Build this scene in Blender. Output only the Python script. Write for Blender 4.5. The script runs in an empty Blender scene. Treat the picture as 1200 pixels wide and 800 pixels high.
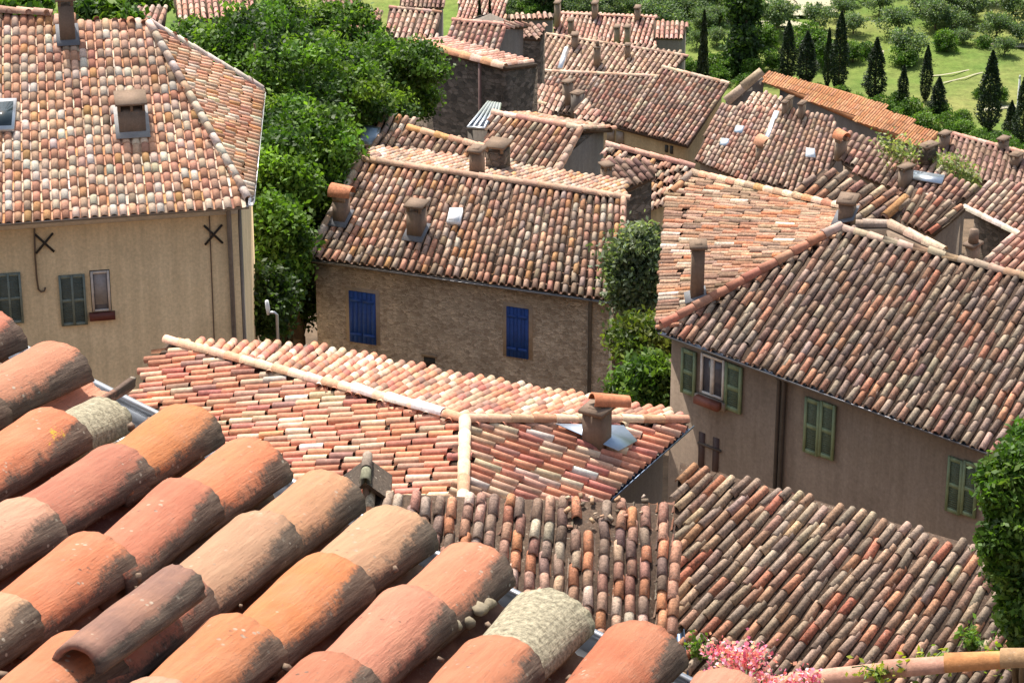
import bpy, math, random
import numpy as np
from mathutils import Vector, Matrix
random.seed(7); RNG = np.random.default_rng(7)
R = math.radians
SC = bpy.context.scene
COL = SC.collection
# ------------------------------------------------------------------ camera, sky, sun, exposure
FPX, PITCH = 3600.0, R(26.0)                 # focal length in photo pixels (1200 wide), look-down angle
cam_d = bpy.data.cameras.new('camera'); cam = bpy.data.objects.new('camera', cam_d); COL.objects.link(cam)
cam_d.sensor_width = 36; cam_d.lens = FPX / 1200 * 36; cam_d.clip_start = 0.1; cam_d.clip_end = 6000
cam.rotation_euler = (R(90) - PITCH, 0, 0); SC.camera = cam
SUN_EL, SUN_AZ = R(59), R(-22)               # azimuth from +Y (view direction) towards +X
W = bpy.data.worlds.new('World'); SC.world = W; W.use_nodes = True
bg = W.node_tree.nodes['Background']; sky = W.node_tree.nodes.new('ShaderNodeTexSky')
sky.sky_type = 'NISHITA'; sky.sun_disc = False; sky.sun_elevation = SUN_EL; sky.sun_rotation = SUN_AZ
sky.altitude = 300; sky.air_density = 1.0; sky.dust_density = 2.5
wb = W.node_tree.nodes.new('ShaderNodeMixRGB'); wb.blend_type = 'MULTIPLY'; wb.inputs[0].default_value = 1; wb.inputs[2].default_value = (1.1, .985, .82, 1)   # the camera's warm white balance
W.node_tree.links.new(sky.outputs[0], wb.inputs[1]); W.node_tree.links.new(wb.outputs[0], bg.inputs[0]); bg.inputs[1].default_value = 0.15
sd = bpy.data.lights.new('sun', 'SUN'); sd.energy = 4.1; sd.angle = R(0.53); sd.color = (1, 0.95, 0.88)
sun = bpy.data.objects.new('sun', sd); COL.objects.link(sun)
SV = Vector((math.sin(SUN_AZ) * math.cos(SUN_EL), math.cos(SUN_AZ) * math.cos(SUN_EL), math.sin(SUN_EL)))
sun.rotation_euler = SV.to_track_quat('Z', 'Y').to_euler()
SC.view_settings.view_transform = 'Standard'; SC.view_settings.look = 'None'
SC.view_settings.exposure = 0.93; SC.view_settings.gamma = 1.0
# ------------------------------------------------------------------ geometry helpers
CT, ST = math.cos(PITCH), math.sin(PITCH)
Z3 = np.array([0, 0, 1.0])
def ray(px, py):
    u = (400 - py) / FPX
    return np.array([(px - 600) / FPX, CT + u * ST, -ST + u * CT])
def P(px, py, d): return ray(px, py) * d
def Pz(px, py, z): r = ray(px, py); return r * (z / r[2])
def Ppl(px, py, p, n): r = ray(px, py); return r * (np.dot(p, n) / np.dot(r, n))
def to_px(v):
    v = np.asarray(v); f = v[..., 1] * CT - v[..., 2] * ST; up = v[..., 1] * ST + v[..., 2] * CT
    return 600 + FPX * v[..., 0] / f, 400 - FPX * up / f
def unit(v): v = np.asarray(v, float); return v / np.linalg.norm(v)
TK = [(-120, 12), (-30, -2), (0, -5), (12, -8.4), (20, -13), (30, -22), (42, -31), (56, -34.6), (72, -39), (85, -42.5),
      (120, -53), (160, -70), (200, -86), (240, -98), (300, -100), (420, -101), (800, -92), (1600, 30), (4000, 240)]
TY = np.array([t[0] for t in TK], float); TZ = np.array([t[1] for t in TK], float)
def zt(x, y): return float(np.interp(y, TY, TZ))

class MB:
    """collects polygons of one mesh object"""
    def __init__(s): s.v = []; s.f = []; s.n = 0; s.c = []
    def add(s, v, f, c=(1, 1, 1)):
        v = np.asarray(v, float).reshape(-1, 3); c = np.asarray(c, float)
        s.v.append(v); s.c.append(np.broadcast_to(c[..., :3], (len(v), 3)).copy())
        for a in ([f] if isinstance(f, np.ndarray) else f): s.f.append(np.asarray(a, np.int64) + s.n)
        s.n += len(v); return s
    def poly(s, pts, c=(1, 1, 1)): return s.add(pts, [list(range(len(pts)))], c)
    def box(s, o, ax, ay, az, c=(1, 1, 1)):
        """o corner, three edge vectors"""
        o, ax, ay, az = map(np.asarray, (o, ax, ay, az))
        v = [o + ax * i + ay * j + az * k for k in (0, 1) for j in (0, 1) for i in (0, 1)]
        f = [(0, 2, 3, 1), (4, 5, 7, 6), (0, 1, 5, 4), (2, 6, 7, 3), (0, 4, 6, 2), (1, 3, 7, 5)]
        if np.dot(np.cross(ax, ay), az) < 0: f = [tuple(reversed(q)) for q in f]
        return s.add(v, f, c)
    def prism(s, bot, top, c=(1, 1, 1)):
        n = len(bot); v = list(bot) + list(top)
        f = [list(range(n))[::-1], [n + i for i in range(n)]] + [[i, (i + 1) % n, n + (i + 1) % n, n + i] for i in range(n)]
        return s.add(v, f, c)
    def tube(s, pts, r, seg=8, c=(1, 1, 1), cap=True):
        pts = [np.asarray(p, float) for p in pts]; n = len(pts); rr = r if hasattr(r, '__len__') else [r] * n
        vs = []; ref = None
        for i, p in enumerate(pts):
            t = unit(pts[min(i + 1, n - 1)] - pts[max(i - 1, 0)])
            a = np.cross(t, Z3 if abs(t[2]) < .9 else np.array([1., 0, 0])) if ref is None else ref - t * np.dot(ref, t)
            a = unit(a); ref = a; b = np.cross(t, a)
            vs += [p + rr[i] * (a * math.cos(2 * math.pi * k / seg) + b * math.sin(2 * math.pi * k / seg)) for k in range(seg)]
        f = [(i * seg + k, i * seg + (k + 1) % seg, (i + 1) * seg + (k + 1) % seg, (i + 1) * seg + k) for i in range(n - 1) for k in range(seg)]
        if cap: f += [list(range(seg))[::-1], [(n - 1) * seg + k for k in range(seg)]]
        return s.add(vs, f, c)
    def build(s, name, mat, parent=None, smooth=False, attrs=None):
        m = bpy.data.meshes.new(name); v = np.concatenate(s.v)
        off = np.array(root_loc(parent))
        m.vertices.add(len(v)); m.vertices.foreach_set('co', (v - off).astype(np.float32).ravel())
        flat = []; sizes = []
        for a in s.f:
            if a.ndim == 1: flat.append(a); sizes.append(np.array([len(a)]))
            else: flat.append(a.ravel()); sizes.append(np.full(len(a), a.shape[1]))
        flat = np.concatenate(flat); sizes = np.concatenate(sizes); st = np.concatenate([[0], np.cumsum(sizes)[:-1]])
        m.loops.add(len(flat)); m.loops.foreach_set('vertex_index', flat.astype(np.int32))
        m.polygons.add(len(sizes)); m.polygons.foreach_set('loop_start', st.astype(np.int32))
        m.polygons.foreach_set('loop_total', sizes.astype(np.int32))
        if smooth: m.polygons.foreach_set('use_smooth', np.ones(len(sizes), bool))
        a = m.attributes.new('Col', 'FLOAT_COLOR', 'POINT'); c = np.concatenate(s.c)
        a.data.foreach_set('color', np.hstack([c, np.ones((len(c), 1))]).astype(np.float32).ravel())
        for k, arr in (attrs or {}).items():
            a = m.attributes.new(k, 'FLOAT', 'POINT'); a.data.foreach_set('value', np.asarray(arr, np.float32))
        m.update(calc_edges=True); m.validate()
        if mat: m.materials.append(mat)
        o = bpy.data.objects.new(name, m); COL.objects.link(o)
        if parent: o.parent = parent
        return o
def root_loc(p):
    t = np.zeros(3)
    while p is not None: t += np.array(p.location); p = p.parent
    return t
def tag(o, label=None, cat=None, group=None, kind=None):
    for k, v in (('label', label), ('category', cat), ('group', group), ('kind', kind)):
        if v: o[k] = v
    return o
def thing(name, label, cat, loc, group=None):
    o = bpy.data.objects.new(name, None); COL.objects.link(o); o.location = tuple(float(a) for a in loc)
    o.empty_display_size = .3
    return tag(o, label, cat, group)
def dup(root, loc, rz=0, sc=1, label=None):
    r = root.copy(); COL.objects.link(r); r.location = tuple(loc); r.rotation_euler = (0, 0, rz)
    r.scale = sc if hasattr(sc, '__len__') else (sc,) * 3
    if label: r['label'] = label
    for ch in list(root.children):
        c = ch.copy(); COL.objects.link(c); c.parent = r
    return r
# ------------------------------------------------------------------ materials
def newmat(name):
    m = bpy.data.materials.new(name); m.use_nodes = True
    nt = m.node_tree; return m, nt, nt.nodes['Principled BSDF'], nt.nodes.new, nt.links.new
def ramp(N, L, src, a, b, ca=(0, 0, 0, 1), cb=(1, 1, 1, 1)):
    r = N('ShaderNodeValToRGB'); r.color_ramp.elements[0].position = a; r.color_ramp.elements[1].position = b
    r.color_ramp.elements[0].color = ca; r.color_ramp.elements[1].color = cb; L(src, r.inputs[0]); return r.outputs[0]
def noise(N, L, scale, detail=5, rough=.6, co=None):
    n = N('ShaderNodeTexNoise'); n.inputs['Scale'].default_value = scale; n.inputs['Detail'].default_value = detail
    n.inputs['Roughness'].default_value = rough
    if co: L(co, n.inputs['Vector'])
    return n.outputs['Fac']
def mix(N, L, fac, a, b, mode='MIX'):
    m = N('ShaderNodeMixRGB'); m.blend_type = mode
    for i, s in ((0, fac), (1, a), (2, b)):
        if hasattr(s, 'is_linked'): L(s, m.inputs[i])
        elif i == 0: m.inputs[0].default_value = s
        else: m.inputs[i].default_value = (*s, 1)
    return m.outputs[0]
def mathn(N, L, op, a, b):
    m = N('ShaderNodeMath'); m.operation = op
    for i, s in ((0, a), (1, b)):
        if hasattr(s, 'is_linked'): L(s, m.inputs[i])
        else: m.inputs[i].default_value = s
    return m.outputs[0]
def bump(N, L, bsdf, h, st, dist=.02):
    b = N('ShaderNodeBump'); b.inputs['Strength'].default_value = st; b.inputs['Distance'].default_value = dist
    L(h, b.inputs['Height']); L(b.outputs[0], bsdf.inputs['Normal'])
def colattr(N): a = N('ShaderNodeAttribute'); a.attribute_name = 'Col'; return a.outputs['Color']
def fattr(N, k): a = N('ShaderNodeAttribute'); a.attribute_name = k; return a.outputs['Fac']
def objco(N): return N('ShaderNodeTexCoord').outputs['Object']
def tile_mat(name, dark=.5, pale=.35, sc=1.0):
    m, nt, B, N, L = newmat(name); co = objco(N)
    c = colattr(N)
    c = mix(N, L, 1.0, c, ramp(N, L, noise(N, L, 9 * sc, 6, .7, co), .25, .8, (.62, .6, .58, 1), (1.25, 1.2, 1.15, 1)), 'MULTIPLY')
    c = mix(N, L, 1.0, c, ramp(N, L, noise(N, L, .55, 5, .6, co), .3, .7, (.72, .68, .64, 1), (1.15, 1.13, 1.1, 1)), 'MULTIPLY')
    f = ramp(N, L, noise(N, L, 7 * sc, 8, .75, co), .56, .66, (0, 0, 0, 1), (dark,) * 3 + (1,))
    c = mix(N, L, f, c, (.085, .068, .055))
    f = ramp(N, L, noise(N, L, 16 * sc, 6, .7, co), .6, .7, (0, 0, 0, 1), (pale,) * 3 + (1,))
    c = mix(N, L, f, c, (.5, .45, .36))
    c = mix(N, L, 1.0, c, ramp(N, L, noise(N, L, 26 * sc, 4, .75, co), .3, .7, (1 - dark * .75,) * 3 + (1,), (1 + dark * .55,) * 3 + (1,)), 'MULTIPLY')
    L(c, B.inputs['Base Color']); B.inputs['Roughness'].default_value = .92
    B.inputs['Specular IOR Level'].default_value = .25
    bump(N, L, B, noise(N, L, 40 * sc, 6, .7, co), .35, .01)
    return m
def plaster(name, c1, c2, streak=.3, fine=30, darkc=(.1, .08, .07)):
    m, nt, B, N, L = newmat(name); co = objco(N)
    mp = N('ShaderNodeMapping'); mp.inputs['Scale'].default_value = (1.6, 1.6, .25); L(co, mp.inputs[0])
    c = mix(N, L, ramp(N, L, noise(N, L, .9, 8, .65, co), .3, .7), c1, c2)
    c = mix(N, L, ramp(N, L, noise(N, L, fine, 4, .7, co), .2, .8, (.78,) * 3 + (1,), (1.15,) * 3 + (1,)), c, c, 'MIX') if False else \
        mix(N, L, 1.0, c, ramp(N, L, noise(N, L, fine, 4, .7, co), .25, .75, (.8,) * 3 + (1,), (1.15,) * 3 + (1,)), 'MULTIPLY')
    f = ramp(N, L, noise(N, L, 1.2, 8, .7, mp.outputs[0]), .52, .78, (0, 0, 0, 1), (streak,) * 3 + (1,))
    c = mix(N, L, f, c, darkc)
    m2 = N('ShaderNodeMapping'); m2.inputs['Scale'].default_value = (4.5, 4.5, .22); L(co, m2.inputs[0])
    c = mix(N, L, 1.0, c, ramp(N, L, noise(N, L, 1.0, 7, .7, m2.outputs[0]), .34, .66, (.86, .85, .83, 1), (1.06, 1.06, 1.05, 1)), 'MULTIPLY')
    c = mix(N, L, 1.0, c, ramp(N, L, noise(N, L, .45, 6, .6, co), .42, .5, (.93, .92, .9, 1), (1.03, 1.03, 1.03, 1)), 'MULTIPLY')
    L(c, B.inputs['Base Color']); B.inputs['Roughness'].default_value = .95; B.inputs['Specular IOR Level'].default_value = .15
    bump(N, L, B, noise(N, L, fine * 1.5, 5, .7, co), .3, .01)
    return m
def stone(name, ca, cb, mortar, sc=4.5, rnd=.9):
    m, nt, B, N, L = newmat(name); co = objco(N)
    mp = N('ShaderNodeMapping'); mp.inputs['Scale'].default_value = (1, 1, 1.7); L(co, mp.inputs[0])
    wob = N('ShaderNodeTexNoise'); wob.inputs['Scale'].default_value = 3.0; L(mp.outputs[0], wob.inputs['Vector'])
    vco = N('ShaderNodeVectorMath'); vco.operation = 'MULTIPLY_ADD'; L(wob.outputs['Color'], vco.inputs[0])
    vco.inputs[1].default_value = (.16, .16, .16); L(mp.outputs[0], vco.inputs[2])
    v = N('ShaderNodeTexVoronoi'); v.feature = 'F1'; v.inputs['Scale'].default_value = sc; v.inputs['Randomness'].default_value = rnd
    L(vco.outputs[0], v.inputs['Vector'])
    e = N('ShaderNodeTexVoronoi'); e.feature = 'DISTANCE_TO_EDGE'; e.inputs['Scale'].default_value = sc; e.inputs['Randomness'].default_value = rnd
    L(vco.outputs[0], e.inputs['Vector'])
    sep = N('ShaderNodeSeparateColor'); L(v.outputs['Color'], sep.inputs[0])
    c = mix(N, L, ramp(N, L, sep.outputs[0], .1, .95), ca, cb)
    edge = ramp(N, L, e.outputs['Distance'], .02, .07)
    c = mix(N, L, edge, mortar, c)
    c = mix(N, L, 1.0, c, ramp(N, L, noise(N, L, 1.1, 8, .7, co), .3, .72, (.68, .66, .64, 1), (1.2, 1.18, 1.15, 1)), 'MULTIPLY')
    c = mix(N, L, 1.0, c, ramp(N, L, noise(N, L, 24, 5, .75, co), .3, .72, (.7,) * 3 + (1,), (1.2,) * 3 + (1,)), 'MULTIPLY')
    L(c, B.inputs['Base Color']); B.inputs['Roughness'].default_value = .95; B.inputs['Specular IOR Level'].default_value = .15
    bump(N, L, B, edge, .7, .04)
    return m
def paint(name, rough=.6, metal=0.0, var=.25, sc=6):
    m, nt, B, N, L = newmat(name); co = objco(N)
    c = mix(N, L, 1.0, colattr(N), ramp(N, L, noise(N, L, sc, 6, .7, co), .3, .7, (1 - var,) * 3 + (1,), (1 + var * .5,) * 3 + (1,)), 'MULTIPLY')
    L(c, B.inputs['Base Color']); B.inputs['Roughness'].default_value = rough; B.inputs['Metallic'].default_value = metal
    return m
def leaf_mat(name, trans=.35):
    m, nt, B, N, L = newmat(name); c = colattr(N)
    L(c, B.inputs['Base Color']); B.inputs['Roughness'].default_value = .55; B.inputs['Specular IOR Level'].default_value = .3
    t = N('ShaderNodeBsdfTranslucent'); L(mix(N, L, 1.0, c, (1.5, 1.7, .6), 'MULTIPLY'), t.inputs[0])
    ms = N('ShaderNodeMixShader'); ms.inputs[0].default_value = trans
    L(B.outputs[0], ms.inputs[1]); L(t.outputs[0], ms.inputs[2]); L(ms.outputs[0], nt.nodes['Material Output'].inputs[0])
    return m
M_TILE = tile_mat('roof_tiles', .45, .3); M_TILE_OLD = tile_mat('roof_tiles_lichened', .72, .55); M_TILE_CLEAN = tile_mat('roof_tiles_pale', .22, .4)
M_TILE_FAR = tile_mat('roof_tiles_distant', .4, .25, .5)
MCAP = M_TILE_CLEAN
M_PAINT = paint('painted_parts'); M_METAL = paint('zinc_metal', .38, .85, .2, 3); M_IRON = paint('old_iron', .6, .3, .3)
M_LEAF = leaf_mat('leaves'); M_CYP = leaf_mat('cypress_foliage', .12); M_BARK = plaster('bark', (.12, .09, .06), (.2, .15, .1), .5, 18)
M_GLASS = paint('window_glass', .08, 0, .05)
M_OCHRE = plaster('ochre_plaster', (.84, .64, .39), (.79, .585, .34), .1, 14, (.3, .2, .1))
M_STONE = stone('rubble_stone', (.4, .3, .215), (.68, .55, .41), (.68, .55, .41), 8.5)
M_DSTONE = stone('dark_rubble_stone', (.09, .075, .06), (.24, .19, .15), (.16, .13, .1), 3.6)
M_BROWN = plaster('brown_plaster', (.33, .25, .185), (.26, .195, .145), .5, 12, (.13, .09, .07))
M_GREY = plaster('grey_plaster', (.25, .215, .185), (.19, .165, .145), .4, 9)
M_CREAM = plaster('cream_plaster', (.55, .41, .23), (.48, .35, .19), .35, 9, (.2, .14, .09))
M_CHIM = plaster('chimney_plaster', (.25, .18, .13), (.18, .13, .1), .5, 25)
# ------------------------------------------------------------------ roof planes and tiles
PAL_PINK = [((.66, .37, .25), 5), ((.74, .49, .36), 5), ((.78, .62, .48), 4), ((.68, .38, .19), 1.6), ((.44, .32, .24), 1), ((.56, .29, .2), 1.6), ((.8, .72, .62), 1.8)]
PAL_BH = [((.6, .35, .25), 4), ((.66, .46, .35), 4), ((.48, .38, .31), 2.5), ((.64, .36, .19), 1.2), ((.7, .6, .5), 1), ((.36, .26, .2), 1.5)]
PAL_RH = [((.45, .27, .2), 4), ((.42, .33, .27), 4), ((.35, .28, .23), 3.5), ((.56, .29, .19), 1.8), ((.28, .2, .16), 2), ((.54, .44, .34), 1.2)]
PAL_CR = [((0.630, 0.297, 0.203), 5), ((0.670, 0.433, 0.319), 4), ((0.709, 0.569, 0.427), 2.6), ((0.788, 0.739, 0.680), .35), ((0.650, 0.307, 0.195), 2), ((0.414, 0.253, 0.206), 2), ((0.542, 0.229, 0.185), 2)]
PAL_LR = [((0.492, 0.284, 0.221), 4), ((0.591, 0.383, 0.285), 3), ((0.394, 0.281, 0.224), 3), ((0.591, 0.285, 0.164), 2), ((0.276, 0.201, 0.168), 2), ((0.552, 0.450, 0.367), 1.5)]
PAL_BR = [((.46, .3, .22), 4), ((.42, .33, .26), 4), ((.52, .28, .18), 1.6), ((.33, .26, .21), 3.5), ((.62, .5, .36), 1), ((.52, .22, .15), 1)]
PAL_FAR = [((0.552, 0.334, 0.262), 4), ((0.571, 0.422, 0.340), 4), ((0.414, 0.302, 0.253), 3), ((0.630, 0.520, 0.428), 2.5), ((0.492, 0.265, 0.202), 2)]
PAL_FARPINK = [((0.611, 0.356, 0.285), 4), ((0.630, 0.443, 0.371), 3), ((0.542, 0.306, 0.251), 3), ((0.670, 0.551, 0.468), 1)]
PAL_DARK = [((0.335, 0.222, 0.182), 4), ((0.374, 0.271, 0.222), 3), ((0.295, 0.183, 0.159), 3), ((0.433, 0.283, 0.226), 2)]
def pick(pal, n, jit=.16):
    c = np.array([p[0] for p in pal]); w = np.array([p[1] for p in pal], float)
    a = c[RNG.choice(len(c), n, p=w / w.sum())]
    return a * np.exp(RNG.normal(0, jit * .75, (n, 1))) * np.exp(RNG.normal(0, .035, (n, 3)))
FARC = False
class Face:
    """an inclined plane; e runs level along the eave, s up the slope, n is its normal"""
    def __init__(f, p, n):
        f.p = np.asarray(p, float); n = unit(n); f.n = n if n[2] > 0 else -n
        f.e = unit(np.cross(f.n, Z3)); f.s = np.cross(f.n, f.e)
        if f.s[2] < 0: f.s = -f.s; f.e = -f.e
        f.poly = None; f.k = None
    def px(f, x, y): return Ppl(x, y, f.p, f.n)
    def z(f, x, y): return f.p[2] - (f.n[0] * (x - f.p[0]) + f.n[1] * (y - f.p[1])) / f.n[2]
    def uv(f, q): q = np.asarray(q) - f.p; return np.stack([q @ f.e, q @ f.s], -1)
    def at(f, u, v, h=0): return f.p + np.multiply.outer(np.asarray(u), f.e) + np.multiply.outer(np.asarray(v), f.s) + np.multiply.outer(np.asarray(h), f.n)
    def outline(f, pts):
        """pixel pairs or 3D points, all laid on the plane"""
        out = []
        for p in pts:
            p = np.asarray(p, float)
            out.append(f.px(*p) if len(p) == 2 else p - f.n * np.dot(p - f.p, f.n))
        f.pts = np.array(out); f.poly = f.uv(f.pts); return f
    def cols(f, a, b=None):
        """one or two tile columns as (lower px, upper px): fixes the run of the columns across the plane"""
        r = []
        for lo, hi in [a] + ([b] if b else []):
            q0, q1 = f.uv(f.px(*lo)), f.uv(f.px(*hi)); k = (q1[0] - q0[0]) / (q1[1] - q0[1]); v0 = f.poly[:, 1].min()
            r.append((q0[0] - k * (q0[1] - v0), k))
        if len(r) == 1: f.k = lambda u, r=r: np.full_like(u, r[0][1])
        else: f.k = lambda u, r=r: r[0][1] + (r[1][1] - r[0][1]) * (u - r[0][0]) / (r[1][0] - r[0][0])
        return f
def eave(p0, d, p1, alpha, up=1):
    A = P(*p0, d); B = Pz(*p1, A[2]); e = unit(B - A); h = np.cross(Z3, e)
    if h[1] * up < 0: h = -h
    s = h * math.cos(R(alpha)) + Z3 * math.sin(R(alpha)); f = Face(A, np.cross(e, s)); f.A, f.B = A, B; return f
def plane3(a, b, c): return Face(a, np.cross(np.asarray(b) - a, np.asarray(c) - a))
def inside(poly, u, v):
    r = np.zeros(u.shape, bool); n = len(poly)
    for i in range(n):
        (x0, y0), (x1, y1) = poly[i], poly[(i + 1) % n]
        if y0 == y1: continue
        c = ((y0 > v) != (y1 > v)) & (u < (x1 - x0) * (v - y0) / (y1 - y0) + x0); r ^= c
    return r
def lay_tiles(mb, f, sp=.22, ex=.33, pal=PAL_PINK, seg=6, jit=1.0, chan=True, lip=True, cj=.16, over=.06, hole=None, lift0=.02, wid=.37, sq0=1.1, chl=.03, cc=.34):
    poly = f.poly; v0, v1 = poly[:, 1].min(), poly[:, 1].max(); u0, u1 = poly[:, 0].min(), poly[:, 0].max(); H = v1 - v0
    uu = np.array([u0, u1]); kk = f.k(uu) if f.k else np.zeros(2); pad = max(abs(kk)) * H
    ue = np.arange(u0 - pad, u1 + pad, sp); ue = ue + RNG.normal(0, sp * .05 * jit, len(ue))
    nr = int((H + over) / ex) + 2
    U = np.repeat(ue[:, None], nr, 1); off = RNG.uniform(-.5, .5, (len(ue), 1)) * ex * .5 * min(jit, 1.8)
    V = v0 - over + ex * np.arange(nr)[None] + off * (np.arange(nr)[None] > 0) + RNG.normal(0, .012 * jit, (len(ue), nr))
    K = f.k(U.ravel()).reshape(U.shape) if f.k else np.zeros_like(U)
    def emit(du, kind):
        Ub = U + K * (V - v0) + du + RNG.normal(0, .006 * jit, U.shape)
        vm = np.maximum(V + ex * .5, v0 + .02)
        ok = inside(poly, Ub + K * (vm - V), vm)
        if hole:
            for hp in hole: ok &= ~inside(f.uv(np.array(hp)), Ub, vm)
        ub, vb, k = Ub[ok], V[ok], K[ok]; n = len(ub)
        if not n: return
        k = k + RNG.normal(0, .025 * jit, n)
        L = ex * 1.22 * RNG.uniform(.96, 1.05, n)
        top = np.minimum(vb + L, v1 + .03)                       # never past the ridge
        L = np.maximum(top - vb, .06)
        yd = np.stack([k, np.ones(n)], -1); yd /= np.linalg.norm(yd, axis=1)[:, None]
        Y = yd[:, :1] * f.e + yd[:, 1:] * f.s; X = yd[:, 1:] * f.e - yd[:, :1] * f.s
        O = f.at(ub, vb); col = pick(pal, n, cj)
        if kind: col = col * cc  # cc darkens channel tiles: shade between the covers painted into their colour
        if kind == 0:
            a = np.linspace(0, math.pi, seg + 1); rl, ru = sp * wid, sp * (wid - .045); sq = sq0; lift = lift0 + RNG.normal(0, .006 * jit, n)
            th = .018 if sp > .1 else 0
            rows = [(0, rl, lift), (1, ru, lift * 0 + .0)]
            if lip: rows.insert(0, (0, rl - .02, lift - .002))
        else:
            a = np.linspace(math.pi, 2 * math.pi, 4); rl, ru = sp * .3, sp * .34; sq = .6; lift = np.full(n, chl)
            rows = [(0, rl, lift), (1, ru, lift - .02)]
        roll = RNG.normal(0, .05 * jit, n)
        V3 = []
        for l, r, h in rows:
            cx = np.cos(a)[None, :] * r; hh = np.sin(a)[None, :] * r * sq
            xx = cx * np.cos(roll)[:, None] - hh * np.sin(roll)[:, None]; h2 = hh * np.cos(roll)[:, None] + cx * np.sin(roll)[:, None] + h[:, None]
            V3.append(O[:, None] + (l * L)[:, None, None] * Y[:, None] + xx[..., None] * X[:, None] + h2[..., None] * f.n)
        m = len(a); V3 = np.concatenate(V3, 1); nv = V3.shape[1]
        q = [(j * m + i + 1, j * m + i, (j + 1) * m + i, (j + 1) * m + i + 1) for j in range(len(rows) - 1) for i in range(m - 1)]
        F = (np.array(q)[None] + (np.arange(n) * nv)[:, None, None]).reshape(-1, 4)
        mb.add(V3.reshape(-1, 3), F, np.repeat(col, nv, 0))
    emit(0, 0)
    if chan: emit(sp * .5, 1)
def deck(mb, f, th=.12, c=(.09, .062, .045), drop=.005):  # near-black default paints the shade seen down the gaps between tiles
    t = f.pts - f.n * drop; mb.prism(t - f.n * th, t, c)
def caps(mb, a, b, r=.12, pal=PAL_PINK, ln=.36, seg=7, lift=.02, jit=1, cj=.12):
    """half-round ridge tiles laid from a to b over a bed of mortar"""
    a, b = np.asarray(a, float), np.asarray(b, float); T = unit(b - a); D = np.linalg.norm(b - a); n = max(1, int(D / ln)); ln = D / n
    S = unit(np.cross(T, Z3)); U = np.cross(S, T); cs = pick(pal, n, cj)
    for i in range(n):
        S2 = unit(S + T * random.gauss(0, .03) * jit); v = []
        ang = np.linspace(-.15, math.pi + .15, seg + 1)
        for l, rr, h in ((-.02, r * .86, .012), (-.02, r, .012), (1.1, r * .86, 0)):
            o = a + T * (i + l) * ln + U * (lift + h + random.gauss(0, .004) * jit)
            v += [o + S2 * math.cos(t) * rr + U * math.sin(t) * rr for t in ang]
        m = seg + 1
        mb.add(v, [(j * m + k, j * m + k + 1, (j + 1) * m + k + 1, (j + 1) * m + k) for j in (0, 1) for k in range(seg)], cs[i])
    return mb
def ridge(rf, mat, *segs):
    for a, b, r, pal, ln in segs: caps(mb_ := MB(), a, b, r, pal, ln); mb_.build('ridge_cap', mat, rf)
def wall_ring(mb, foot, faces, zb, sub=8, drop=.14, c=(1, 1, 1), ztop=None):
    """wall prism over a footprint (xy points); its top follows the roof planes' underside"""
    ring = []
    n = len(foot)
    for i in range(n):
        a, b = np.array(foot[i][:2]), np.array(foot[(i + 1) % n][:2])
        for t in np.linspace(0, 1, sub, endpoint=False): ring.append(a + (b - a) * t)
    top = [np.array([q[0], q[1], (min(f.z(*q) for f in faces) - drop) if ztop is None else ztop]) for q in ring]
    bot = [np.array([q[0], q[1], zb]) for q in ring]; m = len(ring)
    mb.add(bot + top, [[i, (i + 1) % m, m + (i + 1) % m, m + i] for i in range(m)] + [[m + i for i in range(m)]], c)
    return mb
def inset(pts, d):
    """moves the edges of a convex xy polygon inwards by d (one value or one per edge)"""
    p = [np.array(q[:2], float) for q in pts]; n = len(p); c = sum(p) / n; ds = d if hasattr(d, '__len__') else [d] * n; L = []
    for i in range(n):
        a, b = p[i], p[(i + 1) % n]; t = unit(b - a); nn = np.array([-t[1], t[0]])
        if np.dot(c - a, nn) < 0: nn = -nn
        L.append((a + nn * ds[i], t))
    out = []
    for i in range(n):
        (a, t), (b, s) = L[i - 1], L[i]; den = t[0] * s[1] - t[1] * s[0]
        out.append(p[i] if abs(den) < 1e-6 else a + t * ((b - a)[0] * s[1] - (b - a)[1] * s[0]) / den)
    return out
class Wall:
    """frame on a vertical wall from xy point a to b; n points outwards (towards the camera)"""
    def __init__(w, a, b):
        w.o = np.array([a[0], a[1], 0.]); w.u = unit(np.array([b[0] - a[0], b[1] - a[1], 0.])); w.n = np.cross(w.u, Z3)
        if np.dot(w.n, w.o) > 0: w.n = -w.n
    def px(w, x, y): q = Ppl(x, y, w.o, w.n); return np.dot(q - w.o, w.u), q[2]
    def rect(w, x0, y0, x1, y1):
        xm, ym = (x0 + x1) / 2, (y0 + y1) / 2
        a, b = w.px(x0, ym)[0], w.px(x1, ym)[0]; return min(a, b), w.px(xm, y1)[1], max(a, b), w.px(xm, y0)[1]
    def box(w, mb, u0, z0, u1, z1, n0, n1, c): return mb.box(w.o + w.u * u0 + Z3 * z0 + w.n * n0, w.u * (u1 - u0), w.n * (n1 - n0), Z3 * (z1 - z0), c)
    def at(w, u, z, n=0): return w.o + w.u * u + Z3 * z + w.n * n
def gutter(mb, pts, r=.075, c=(.5, .5, .52), seg=8):
    pts = [np.asarray(p, float) for p in pts]
    for a, b in zip(pts[:-1], pts[1:]):
        T = unit(b - a); S = unit(np.cross(T, Z3)); v = []
        ang = np.linspace(math.pi, 2 * math.pi, seg + 1)
        for p in (a, b):
            for rr in (r, r * .9): v += [p + S * math.cos(t) * rr + Z3 * math.sin(t) * rr for t in ang]
        m = seg + 1; f = []
        for k in range(seg): f += [(k, k + 1, 2 * m + k + 1, 2 * m + k), (m + k + 1, m + k, 3 * m + k, 3 * m + k + 1)]
        for k in (0, seg): f += [(k, m + k, 3 * m + k, 2 * m + k)]
        mb.add(v, f, c)
        for s in (1, -1): mb.tube([a + S * r * s, b + S * r * s], r * .13, 6, c)
    return mb
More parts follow.
